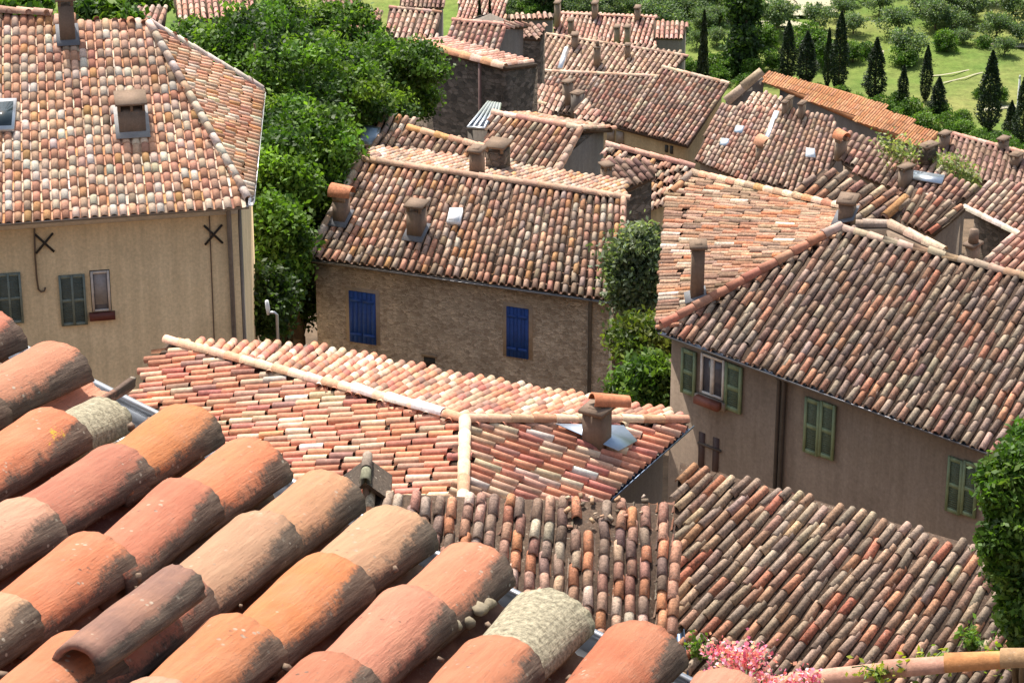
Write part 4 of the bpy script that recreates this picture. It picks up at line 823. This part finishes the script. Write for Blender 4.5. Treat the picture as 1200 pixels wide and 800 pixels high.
for i in range(len(ends)):
    o = col_at(i)
    nxt = col_at(min(i + 1, len(ends) - 1)); half = (nxt - o) * .5 if i + 1 < len(ends) else (o - col_at(i - 1)) * .5
    yaw = RNG.normal(0, .012)
    for k in range(0, 11):
        if (i, k) in ((3, 0),): continue          # the missing end tile
        dv = k * EX + (RNG.normal(0, .03) if k else RNG.normal(0, .015)); p = o + UP * dv
        y = unit(UP + XF * (yaw + RNG.normal(0, .02))); x = unit(np.cross(NF, y)); x = x if x[0] > 0 else -x
        if in_view(p + y * .25):
            kw = dict(col=pick(NPAL, 1, .08)[0], stain=RNG.uniform(.75, 1.15)); kw.update(SPEC.get((i, k), {}))
            near_tile('roof_tile', deckob, p, x, y, NF, EX * 1.25, .099 + RNG.normal(0, .003), .084, sq=.78, lift=(.02 + RNG.normal(0, .005), .0), **kw)
        p = o + half + UP * (dv + .06)            # channel tile, hollow side up
        if in_view(p + y * .25):
            near_tile('channel_tile', deckob, p - UP * .06, x, y, NF, EX * 1.3, .08, .09, pick(NPAL, 1, .12)[0] * .32, 2.2, seg=14, nl=6, lift=(-.035, -.045), flip=True)  # colour darkened to paint in the neighbouring tile's shade; stain adds mortar dirt
# mortar crumbs, stones and a patch of cement in the channels
mb = MB()
for i in range(200):
    c = RNG.integers(0, len(ends) - 1); o = (col_at(c) + col_at(c + 1)) * .5 + UP * RNG.uniform(.0, 3.2) + XF * RNG.normal(0, .02)
    if not in_view(o): continue
    s = RNG.uniform(.004, .014); a = unit(RNG.normal(0, 1, 3)); b = unit(np.cross(a, RNG.normal(0, 1, 3))); cc = np.cross(a, b)
    mb.box(o + NF * .018, a * s * 1.6, b * s, cc * s, pick([((.2, .17, .13), 2), ((.14, .11, .09), 3), ((.25, .15, .1), 2)], 1)[0])
tag(mb.build('mortar_crumbs', M_CHIM, deckob), kind='stuff')
def lump(name, parent, c, r, col, n=60, mat=M_CHIM, fl=.6):
    """rough stone or mortar lump"""
    mb = MB(); ns, nr = 7, 5; ph = RNG.uniform(0, 6.3, 8); v = []
    for j in range(nr + 1):
        t = math.pi * j / nr
        for i in range(ns):
            a = 2 * math.pi * i / ns; k_ = math.sin(t); w = 1 + k_ * (.1 * math.sin(3 * a + ph[0] + 2 * t) + .06 * math.sin(5 * a + ph[1] - 3 * t)) + .05 * math.sin(7 * t + ph[2]) + RNG.normal(0, .16) * k_
            t = min(max(t, .12), math.pi - .12) if 0 else t; v.append(c + XF * math.sin(t) * math.cos(a) * r[0] * w + UP * math.sin(t) * math.sin(a) * r[1] * w + NF * math.cos(t) * r[2] * w)
    f = [(j * ns + i, j * ns + (i + 1) % ns, (j + 1) * ns + (i + 1) % ns, (j + 1) * ns + i) for j in range(nr) for i in range(ns)]
    return mb.add(v, f, col).build(name, mat, parent)
M_CEM = plaster('cement_mortar', (.3, .255, .18), (.19, .16, .115), .6, 60, (.12, .1, .08))
near_tile('mortar_patch', deckob, col_at(3) + UP * .1 - NF * .01, XF, UP, NF, .34, .08, .078, (.36, .31, .22), .2, moss=.7, lift=(.0, .01), chip=.02)
q = Ppl(640, 745, GA, NF)
for i in range(5): lump('mortar_patch', deckob, (col_at(8) + col_at(9)) * .5 - XF * .0 + UP * (.06 + .055 * i) + NF * (.02 + .008 * (i % 3)) + XF * RNG.normal(-.02, .02), (RNG.uniform(.01, .022), RNG.uniform(.014, .03), .013), (1, 1, 1), mat=M_CEM)
# the tipped up channel tile standing in the gutter where the end tile is missing
t = near_tile('channel_tile', deckob, (col_at(2) + col_at(3)) * .5 - UP * .06, XF, UP, NF, .3, .085, .08, (.5, .22, .14), .5, flip=True, lift=(-.02, -.045)); t['label'] = 'tipped up channel tile with its hollow side showing'
# loose weathered tile lying over the row
p = Ppl(222, 690, GA, NF); y = unit(UP * .98 - XF * .02); x = unit(np.cross(NF, y)); x = x if x[0] > 0 else -x
lt = near_tile('loose_tile', None, Ppl(214, 752, GA, NF) + NF * .09 + XF * -.02, x, y, NF, .43, .066, .06, (.2, .11, .085), 1.5, moss=.08, lift=(.02, -.01), chip=.012, span=.9, sq=.9)
tag(lt, 'narrow loose tile crusted with dark lichen lying on top of a foreground tile row', 'roof tile')

# gutter
mb = MB(); OUT_ = OUT_ if OUT_[1] > 0 else -OUT_; g0, g1 = GA - gdir * 2 - OUT_ * .085, GB + gdir * 1.5 - OUT_ * .085; gutter(mb, [g0 - Z3 * .03, g1 - Z3 * .03], .085, (.4, .42, .45), 12)
for i in range(6):
    a = GA + gdir * (.1 + i * .52) - OUT_ * .085 - Z3 * .028; mb.tube([a - OUT_ * .084, a + OUT_ * .084], .007, 6, (.4, .4, .42))
mb.build('gutter', M_METAL, root)
# pagoda shaped open tile cap beside the lower roof
b = LRf.px(428, 600) + np.array([0, .3, -.22]); r = thing('chimney_hood', 'dark open chimney hood of two leaning tiles beyond the foreground gutter', 'chimney', b - Z3 * .6)
k = 47 / FPX; w_ = 52 * k; top = b + Z3 * .56
mb = MB(); mb.box(b + (-w_ * .45, 0, -.7), (w_ * .9, 0, 0), (0, .6, 0), (0, 0, .72), (.012, .011, .01)); mb.build('stack', M_PAINT, r)
mb = MB(); mb.box(b + (-.05, -.05, 0), (.1, 0, 0), (0, .12, 0), (0, 0, .54), (.12, .1, .07)); mb.build('post', M_CHIM, r)
mb = MB(); [mb.add([top + (0, -.1, 0), top + (0, .7, 0), top + (s * w_ * .56, .7, -.32), top + (s * w_ * .56, -.1, -.32), top + (0, -.1, .07), top + (0, .7, .07), top + (s * w_ * .56, .7, -.24), top + (s * w_ * .56, -.1, -.24)], [(0, 1, 2, 3), (4, 5, 6, 7), (0, 3, 7, 4), (3, 2, 6, 7), (1, 2, 6, 5)], (.07, .055, .045)) for s in (1, -1)]
mb.build('hood', M_TILE_OLD, r); mb = MB(); caps(mb, top + (0, -.14, .06), top + (0, .72, .06), .09, [((.3, .28, .22), 1)], .4); mb.build('ridge_cap', M_TILE, r)
# garden wall with a coping of ridge tiles at the lower right
M1 = [P(935, 812, 19.6), P(1045, 797, 19.3), P(1115, 789, 19.1), P(1300, 780, 18.8)]
r = thing('garden_wall', 'low stone wall topped with big orange half-round tiles at the bottom right', 'wall', (*M1[2][:2], zt(*M1[2][:2])))
mb = MB(); n = np.array([0, 1., 0])
a, z = M1[0] - (.6, 0, .1), M1[-1]
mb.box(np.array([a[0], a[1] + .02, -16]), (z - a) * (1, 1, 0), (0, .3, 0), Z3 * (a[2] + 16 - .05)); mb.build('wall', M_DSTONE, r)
for (p, q), c in zip(((M1[0] - (1.2, 0, .1), M1[0]), (M1[0], M1[1]), (M1[1], M1[2]), (M1[2], P(1182, 784, 19)), (P(1182, 784, 19), M1[3])), ((.6, .34, .22), (.58, .34, .26), (.56, .33, .25), (.64, .31, .14), (.45, .3, .16))):
    mb = MB(); caps(mb, p + (0, .15, -.06), q + (0, .15, -.06), .078, [(c, 1)], .42, 14, jit=.6, cj=.07); mb.build('coping_tile', M_TILE_CLEAN, r)
# thin bracket lamp pole in the yard by the stone house
p = P(326, 408, 70); r = thing('lamp_pole', 'thin grey pole with a bent arm in the shade beside the stone house', 'pole', (*p[:2], p[2] - 2))
mb = MB(); mb.tube([p - Z3 * 2, p + Z3 * .85, p + (-.06, 0, .9), p + (-.2, 0, .9)], .035, 8, (.5, .5, .5)); mb.build('pole', M_METAL, r); mb = MB(); mb.tube([p + (-.2, 0, .85), p + (-.2, 0, 1.0), p + (-.22, 0, 1.2)], [.03, .05, .04], 8, (.8, .8, .78)); mb.build('lamp_head', M_PAINT, r)
# ------------------------------------------------------------------ vegetation
def leaves(mb, c, size, cols, nrm=None, asp=.55, flat=0.0):
    """one small folded leaf per point"""
    n = len(c); t = RNG.normal(0, 1, (n, 3)); t /= np.linalg.norm(t, axis=1)[:, None]
    b = np.cross(t, RNG.normal(0, 1, (n, 3)) + (np.array([0, 0, flat]) if nrm is None else nrm)); b /= np.linalg.norm(b, axis=1)[:, None]
    s = (size * RNG.uniform(.65, 1.35, n))[:, None]
    v = np.stack([c - t * s, c + b * s * asp, c + t * s, c - b * s * asp], 1).reshape(-1, 3)
    f = (np.arange(4)[None] + 4 * np.arange(n)[:, None]); mb.add(v, f, np.repeat(cols, 4, 0))
def leaf_cols(n, pal, jit=.22):
    return pick(pal, n, jit)
def clump_points(c, r, nc, per, spread, hollow=.45):
    """points in clumps spread through an ellipsoid"""
    d = RNG.normal(0, 1, (nc, 3)); d /= np.linalg.norm(d, axis=1)[:, None]; rad = RNG.uniform(hollow * .6, 1.12, (nc, 1)) ** .7
    cc = np.asarray(c) + d * rad * np.asarray(r); k = RNG.integers(int(per * .5), int(per * 1.5), nc); idx = np.repeat(np.arange(nc), k)
    return cc[idx] + RNG.normal(0, 1, (len(idx), 3)) * spread * np.array([1, 1, .6]), idx
def tree(name, label, cat, base, blobs, pal, size, nc, per, spread, trunk=.25, group=None, mat=None, limbs=True, flat=1.0, jit=.2):
    base = np.asarray(base, float); r = thing(name, label, cat, base, group); mb = MB()
    for c, rad in blobs:
        p, idx = clump_points(np.asarray(c), rad, nc, per, spread); cl = leaf_cols(idx.max() + 1, pal, jit)[idx] * np.exp(RNG.normal(0, .18, (len(p), 1)))
        leaves(mb, p, np.full(len(p), size), cl, flat=flat)
    mb.build('crown', mat or M_LEAF, r)
    tb = MB(); c0 = sum(np.asarray(b[0]) for b in blobs) / len(blobs); z = base[2] + (c0[2] - base[2]) * .45; fork = np.array([base[0] + (c0[0] - base[0]) * .3, base[1] + (c0[1] - base[1]) * .3, z])
    tb.tube([base - Z3 * .5, base + (fork - base) * .5 + RNG.normal(0, .05, 3), fork], [trunk, trunk * .8, trunk * .6], 8)
    for c, rad in blobs:
        for j in range(3 if limbs else 1):
            e = np.asarray(c) + RNG.normal(0, .4, 3) * np.asarray(rad); m = (fork + e) / 2 + RNG.normal(0, .15, 3) * np.asarray(rad)
            tb.tube([fork, m, e], [trunk * .5, trunk * .3, trunk * .1], 6)
    tb.build('trunk', M_BARK, r); return r
PLANE = [((.075, .145, .02), 4), ((.05, .1, .015), 4), ((.13, .215, .03), 2.6), ((.028, .06, .011), 3)]
BRIGHT = [((.09, .17, .022), 4), ((.145, .24, .032), 2.2), ((.045, .095, .013), 3.2)]
def plane_tree(label, blobs, d, pal, dense=1.0, name='plane_tree', size=.085):
    """blobs: (px, py, depth, rx px, ry px)"""
    bl = []
    for x, y, dd, rx, ry in blobs:
        c = P(x, y, dd); k = dd / FPX; bl.append((c, (rx * k, (rx + ry) / 2 * k, ry * k)))
    c = sum(b[0] for b in bl) / len(bl); base = (c[0], c[1], zt(c[0], c[1]))
    return tree(name, label, 'tree', base, bl, pal, size, int(64 * dense), 165, .24, .28)
plane_tree('broad leafy plane tree with a dense green crown right behind the ochre house', [(322, 105, 92, 95, 62), (280, 55, 94, 70, 42), (392, 95, 94, 75, 55), (330, 170, 90, 78, 60)], 92, PLANE, 1.15)
plane_tree('plane tree with brighter yellow green leaves beside the white gutter of the ochre house', [(330, 205, 82, 52, 50), (318, 275, 80, 34, 48), (322, 318, 80, 28, 34), (380, 215, 86, 40, 40), (368, 180, 83, 46, 44), (352, 250, 84, 40, 48)], 82, BRIGHT, .95)
plane_tree('plane tree with spreading branches in front of the tall dark stone building', [(455, 82, 104, 58, 36), (425, 130, 102, 50, 36), (488, 78, 105, 26, 20), (480, 118, 106, 28, 16), (400, 45, 106, 52, 36)], 104, PLANE, .75)
plane_tree('tree with dark leaves at the top edge behind the ochre house ridge', [(232, 52, 108, 44, 22), (340, 24, 116, 46, 28), (285, 52, 110, 48, 24)], 112, PLANE, .8)
plane_tree('low dark tree filling the shade between the ochre house and the stone house', [(334, 352, 84, 30, 30), (322, 318, 83, 36, 34), (328, 320, 86, 36, 36), (345, 270, 88, 34, 40), (312, 352, 78, 18, 34)], 86, [((.04, .075, .015), 3), ((.025, .05, .01), 3), ((.07, .12, .02), 1)], .7)
for lab, x, y, d, rx, ry in (('small round tree peeping over the left end of the ochre house ridge', 20, 10, 120, 40, 12), ('small tree just right of the chimney of the ochre house', 118, 22, 118, 36, 16), ('dark green tree between two far pink roofs at the top left', 160, 2, 150, 34, 12)):
    plane_tree(lab, [(x, y, d, rx, ry)], d, PLANE, .9, 'bushy_tree', .2)
def shrub(name, label, cat, x, y, d, rx, ry, pal, size, nc, per, spread, group=None, low=None, flat=.5):
    c = P(x, y, d); k = d / FPX; z = zt(c[0], c[1]) if low is None else c[2] - low
    return tree(name, label, cat, (c[0], c[1], z), [(c, (rx * k, rx * k * .9, ry * k))], pal, size, nc, per, spread, .08, group, flat=flat)
OLIVE = [((.15, .2, .1), 4), ((.1, .15, .065), 4), ((.22, .27, .16), 2), ((.07, .11, .05), 2)]
shrub('olive_tree', 'feathery grey green olive tree in the gap right of the stone house', 'tree', 748, 320, 76, 30, 54, [((.16, .205, .12), 4), ((.11, .15, .08), 4), ((.25, .29, .19), 2), ((.06, .085, .045), 2.5)], .075, 170, 85, .2)
shrub('laurel_bush', 'glossy green bush at the bottom of the gap between the stone and brown houses', 'bush', 756, 450, 66, 32, 34, [((.09, .16, .025), 4), ((.15, .24, .05), 2), ((.05, .1, .02), 3)], .075, 130, 60, .14)
shrub('bay_bush', 'yellowish green bush between the olive tree and the glossy bush', 'bush', 752, 396, 70, 32, 26, [((.15, .19, .04), 3), ((.1, .14, .03), 3), ((.06, .1, .025), 2)], .075, 110, 60, .16)
IVY = [((.07, .14, .02), 4), ((.11, .19, .03), 2), ((.045, .09, .015), 3), ((.15, .23, .05), 1)]
c = [P(1194, 572, 38), P(1197, 642, 38), P(1210, 720, 38), P(1216, 540, 39)]; k = 38 / FPX
tree('bushy_tree', 'small leaved green tree leaning in at the right edge over the lower roof', 'tree', (6.7, 33.5, zt(6.7, 33.5)), [(c[0], (38 * k, 38 * k, 48 * k)), (c[1], (40 * k, 38 * k, 58 * k)), (c[2], (28 * k, 30 * k, 50 * k)), (c[3], (36 * k, 36 * k, 40 * k))], IVY, .05, 170, 90, .085, .12, flat=.6)
# plants growing at the eaves of the lower right roof
def sprig(name, label, x, y, d, n, h, pal, size, f=None, spread=.1):
    p = f.px(x, y) if f else P(x, y, d); r = thing(name, label, 'plant', p); mb = MB(); st = MB()
    for i in range(n):
        e = p + np.array([RNG.normal(0, spread), RNG.normal(0, spread), abs(RNG.normal(h, h * .25))]); m = (p + e) / 2 + RNG.normal(0, .02, 3)
        st.tube([p - f.n * .0 if f else p, m, e], .006, 4, (.12, .16, .05)); q = np.linspace(.25, 1, 9)[:, None]; pts = p + (e - p) * q + RNG.normal(0, .035, (9, 3)); leaves(mb, pts, np.full(9, size), leaf_cols(9, pal))
    st.build('stem', M_PAINT, r); mb.build('foliage', M_LEAF, r); return r
GREEN = [((.12, .22, .03), 3), ((.18, .28, .05), 2), ((.07, .14, .02), 2)]
sprig('roof_plant', 'bright green weed growing by the dark gutter at the corner of the lower roofs', 818, 772, 44, 14, .3, GREEN, .05, BRf, .12)
sprig('roof_plant', 'leafy weed rooted at the eave of the lower right roof near its right end', 1140, 762, 44, 16, .35, GREEN, .06, BRf, .16)
for i, (x, y, l) in enumerate(((1030, 790, 'low yellow green weed behind the middle of the orange wall coping'), (1085, 786, 'small yellow weed behind the orange coping tile'), (1170, 779, 'tiny yellow weed behind the right end of the wall coping'))):
    sprig('roof_plant', l, x, y, 19.4, 8, .08, [((.3, .33, .04), 2), ((.16, .24, .04), 1)], .025, None, .08)
# pink flowers
def flowers(label, heads, root_px, d):
    b = P(*root_px, d); r = thing('valerian_plant', label, 'flower', b); st, lf, bl = MB(), MB(), MB()
    for x, y, w in heads:
        e = P(x, y, d) + np.array([0, RNG.normal(0, .04), 0]); st.tube([b, (b + e) / 2 + np.array([0, 0, .05]), e - Z3 * .02], .0045, 5, (.16, .22, .09))
        n = int(120 * w); p = e + RNG.normal(0, 1, (n, 3)) * np.array([.032, .03, .026]) * w; leaves(bl, p, np.full(n, .009), pick([((.72, .2, .36), 3), ((.8, .38, .52), 3), ((.55, .1, .24), 1.5), ((.85, .62, .7), 1)], n, .1), asp=.8)
        q = np.linspace(.3, .9, 14)[:, None]; leaves(lf, b + (e - b) * q + RNG.normal(0, .03, (14, 3)), np.full(14, .028), leaf_cols(14, [((.13, .19, .07), 2), ((.19, .25, .1), 1)]), asp=.35)
    st.build('stem', M_PAINT, r); lf.build('foliage', M_LEAF, r); bl.build('blossom', M_LEAF, r)
flowers('pink valerian in bloom beside the lower end of the foreground gutter', [(842, 776, 1), (850, 784, 1), (862, 790, 1.1), (878, 770, 1.2), (884, 782, 1.2), (872, 788, 1), (895, 792, 1), (856, 774, .8), (888, 796, 1)], (868, 850), 11.5)
flowers('smaller pink valerian showing only its tips by the left end of the wall coping', [(925, 803, .8), (940, 800, .9), (952, 803, .7), (908, 806, .8)], (930, 850), 12.0)
# weeds on roofs and behind the village
mb = MB()
for x0, y0, x1, y1, n in ((1034, 168, 1076, 184, 30), (1096, 182, 1138, 212, 34), (1132, 206, 1144, 213, 10)):
    for i in range(n):
        t = RNG.uniform(); p = P(x0 + (x1 - x0) * t, y0 + (y1 - y0) * t + RNG.normal(0, 4), 121); m = 16; leaves(mb, p + RNG.normal(0, .2, (m, 3)), np.full(m, .09), leaf_cols(m, [((.3, .33, .16), 3), ((.2, .25, .1), 2), ((.36, .36, .2), 1)]))
tag(mb.build('roof_weeds', M_LEAF), 'pale weeds overgrowing the patched roofs below the long orange roof', 'weeds', kind='stuff')
# ------------------------------------------------------------------ valley trees
def on_ground(x, y):
    r = ray(x, y); lo, hi = 20., 3000.
    for d in np.arange(120, 900, 1.0):
        q = r * d
        if q[2] <= zt(q[0], q[1]): return q
    return r * 900
def proto_cypress(seed):
    h, w = 10., 1.25; n = 5200; t = RNG.uniform(0, 1, n) ** .85; z = .3 + t * (h - .3); prof = np.minimum(1, (t + .08) * 3.2) * (1 - t ** 2.4) ** .9 * w * (1 + .13 * np.sin(t * 17 + seed))
    a = RNG.uniform(0, 6.283, n); rr = prof * RNG.uniform(.55, 1.05, n) * (1 + .12 * np.sin(a * 5 + z * 1.3 + seed)); p = np.stack([np.cos(a) * rr, np.sin(a) * rr, z], -1)
    return h, p, n
CY = [((.02, .036, .014), 4), ((.032, .055, .02), 2), ((.011, .022, .01), 3)]
protos = []
for s_ in range(3):
    h, p, n = proto_cypress(s_ * 2.1); r = thing('cypress', 'proto', 'cypress', (0, 0, 0), 'cypresses below the village'); mb = MB(); leaves(mb, p, np.full(n, .17), leaf_cols(n, CY, .25), nrm=np.array([0, 0, 0.]), asp=.4)
    mb.build('crown', M_CYP, r); tb = MB(); tb.tube([(0, 0, -.5), (0, 0, 4), (0, 0, 9)], [.16, .12, .03], 7); tb.build('trunk', M_BARK, r); protos.append(r)
CYP = [(922, 28, 92, 16, 'blunt dark cypress nearest the tall poplar'), (944, 40, 96, 20, 'short cypress between the blunt one and the close pair'), (969, 36, 99, 9, 'thin cypress touching the tallest of the close pair'), (982, 18, 103, 17, 'tall pointed cypress of the close pair behind the orange roof'),
       (1024, 48, 118, 20, 'broad cypress alone behind the middle of the long orange roof'), (1057, 78, 119, 11, 'smallest slender cypress with meadow all round'), (1084, 56, 113, 12, 'slim straight cypress with grass on both sides'), (1098, 92, 134, 16, 'little cypress half sunk in the bushes'),
       (1157, 64, 152, 22, 'large cypress with a ragged left side near the right edge'), (1182, 120, 168, 14, 'low cypress beside the white post'), (1197, 84, 172, 18, 'cypress cut by the right edge of the view'), (824, 22, 70, 17, 'dark cypress right of the far grey end wall'),
       (562, -3, 24, 10, 'left one of two small cypresses before a far pink roof'), (574, -2, 26, 10, 'right one of two small cypresses before a far pink roof'), (1213, 100, 170, 18, 'cypress mostly outside the right edge')]
CYP = CYP[:-1]
for i, (x, y0, y1, wpx, lab) in enumerate(CYP):
    if y1 < 30: b = P(x, y1, 206)
    elif x < 830: b = P(x, y1, 205)
    else: b = on_ground(x, y1 + 6)
    d = b[1] * CT - b[2] * ST; top = P(x, y0, d); h = (y1 + 6 - y0) / FPX * d / CT; sx = wpx / FPX * d / 1.85
    loc = (b[0], b[1], b[2])
    if y1 < 30 or x < 830: g = zt(b[0], b[1]); h += b[2] - g; loc = (b[0], b[1], g)
    o = protos[i] if i < 3 else dup(protos[i % 3], (0, 0, 0)); o.location = loc; o.scale = (sx, sx, h / 10.); o.rotation_euler = (0, 0, i * 1.3); o['label'] = lab
# tall poplar
c = on_ground(871, 92); d = c[1] * CT - c[2] * ST; k = d / FPX
tree('poplar', 'tall dark columnar poplar rising past the top edge', 'tree', c, [(P(871, 62, d), (17 * k, 17 * k, 34 * k)), (P(872, 15, d), (16 * k, 16 * k, 40 * k)), (P(872, -40, d), (12 * k, 12 * k, 40 * k))], [((.04, .075, .02), 4), ((.065, .11, .03), 2), ((.025, .05, .014), 3)], .22, 150, 34, .35, .25)
def proto_tree(name, cat, group, pal, nc, per, size, spread, blobs, seed):
    r = tree(name, 'proto', cat, (0, 0, 0), blobs, pal, size, nc, per, spread, .14, group); return r
def scatter(proto_list, places, lab):
    for i, (x, y, w) in enumerate(places):
        q = on_ground(x, y + w * .35); d = q[1] * CT - q[2] * ST; s = w / FPX * d / 4.0
        o = proto_list[i] if i < len(proto_list) else dup(proto_list[i % len(proto_list)], (0, 0, 0))
        o.location = tuple(q); o.scale = (s, s, s * RNG.uniform(.85, 1.1)); o.rotation_euler = (0, 0, i * 2.1); o['label'] = lab(i) if callable(lab) else lab
ol = [proto_tree('olive_tree', 'olive tree', 'olive trees dotted over the valley', OLIVE, 42, 40, .14, .3, [((0, 0, 2.3), (1.9, 1.9, 1.4)), ((.7, .3, 2.7), (1.2, 1.2, 1.0))], i) for i in range(3)]
OLP = [(612, 2, 34), (676, 16, 30), (708, 16, 28), (738, 14, 30), (766, 16, 30), (796, 4, 34), (826, 28, 30), (846, 4, 34), (640, -4, 36), (816, 50, 24), (1064, 58, 44), (1096, 22, 44), (1048, 30, 46), (1118, 30, 34), (1140, 12, 44), (1166, 38, 40), (1190, 16, 44), (1128, 46, 24), (985, 14, 34), (935, 14, 34), (958, 24, 36), (1000, 30, 32), (1030, 8, 34), (905, 26, 32),
       (660, 8, 34), (690, 10, 32), (722, 8, 34), (752, 8, 36), (784, 14, 36), (812, 12, 32), (838, 20, 30), (630, 6, 30), (606, 10, 28), (840, 46, 26), (800, 40, 22), (860, 4, 30), (768, 30, 26), (1176, 60, 30), (1198, 44, 34), (1078, 4, 36), (1158, -6, 40), (1110, -8, 40), (1186, -10, 40), (700, -6, 36), (740, -8, 36), (780, -6, 36), (820, -8, 36), (650, -8, 34)]
OLP += [(float(RNG.uniform(590, 1200)), float(RNG.uniform(-14, 46)), float(RNG.uniform(16, 52))) for _ in range(34)]
OLP = [q for q in OLP if not (890 < q[0] < 965 and q[1] < 20) and not (1030 < q[0] < 1110 and 66 < q[1])]
scatter(ol, OLP, 'grey green olive tree in the valley beyond the village roofs')
hb = [proto_tree('broadleaf_tree', 'tree', 'green trees along the foot of the village', [((.09, .17, .025), 4), ((.13, .22, .035), 2), ((.055, .11, .018), 3)], 44, 46, .16, .3, [((0, 0, 1.9), (1.9, 1.9, 1.5)), ((-.8, .4, 1.6), (1.3, 1.3, 1.2))], i) for i in range(3)]
HBP = [(898, 44, 36), (950, 46, 48), (962, 64, 40), (1000, 62, 30), (905, 70, 30), (1012, 58, 24), (1110, 52, 30), (1060, 66, 34), (1150, 50, 22), (884, 84, 30), (848, 78, 34), (826, 82, 34), (806, 84, 30), (842, 92, 30), (868, 100, 26),
       (1006, 126, 30), (1034, 128, 34), (1062, 136, 38), (1086, 146, 36), (1114, 148, 38), (1096, 132, 32), (1132, 154, 30), (1152, 162, 30), (1172, 170, 30), (1130, 140, 22), (1190, 178, 30), (1050, 118, 24), (988, 112, 24), (1170, 110, 26), (1146, 112, 18), (600, 12, 26), (622, 14, 30), (646, 12, 26), (960, 106, 20)]
scatter(hb, HBP, 'leafy green tree or bush at the foot of the village hill')
# paths, terrace walls and tracks in the valley, laid on the ground
m, nt, B, N, L = newmat('pale_gravel'); L(mix(N, L, noise(N, L, 1.5, 6, .7, objco(N)), (.3, .28, .18), (.4, .37, .26)), B.inputs['Base Color']); B.inputs['Roughness'].default_value = 1
def path(pts, w):
    v = [];
    for x, y in pts:
        q = on_ground(x, y); t = np.array([1, 0, 0]) if abs(pts[0][0] - pts[-1][0]) > abs(pts[0][1] - pts[-1][1]) * 2 else np.array([0, 1., 0]); n = np.array([t[1], t[0], 0.])
        v += [q - n * w / 2 + Z3 * .32, q + n * w / 2 + Z3 * .32]
    tag(MB().add(v, [(2 * i, 2 * i + 1, 2 * i + 3, 2 * i + 2) for i in range(len(pts) - 1)]).build('path', m), kind='structure')
path([(985, 62), (1040, 66), (1080, 66), (1120, 60), (1160, 56), (1230, 58)], 1.1); path([(1090, 93), (1102, 92), (1115, 90), (1130, 87), (1145, 84)], .2); path([(1105, 101), (1118, 98), (1130, 95), (1142, 91), (1155, 88)], .2)
path([(900, -6), (912, 8), (922, 22)], 4.5); path([(938, -6), (955, 6), (962, 18)], 3.5); path([(892, 32), (925, 31), (950, 36)], 1.6); path([(1140, 138), (1150, 133), (1190, 128)], .6)
p = on_ground(1189, 172); r = thing('post', 'thin white post beside the low cypress at the right edge', 'post', p); mb = MB(); mb.tube([p - Z3 * .3, p + Z3 * 6], [.12, .09], 8, (.6, .6, .58)); mb.build('pole', M_PAINT, r); mb = MB(); mb.tube([p + Z3 * 6, p + Z3 * 6.25], [.12, .05], 8, (.6, .6, .58)); mb.build('cap', M_PAINT, r)
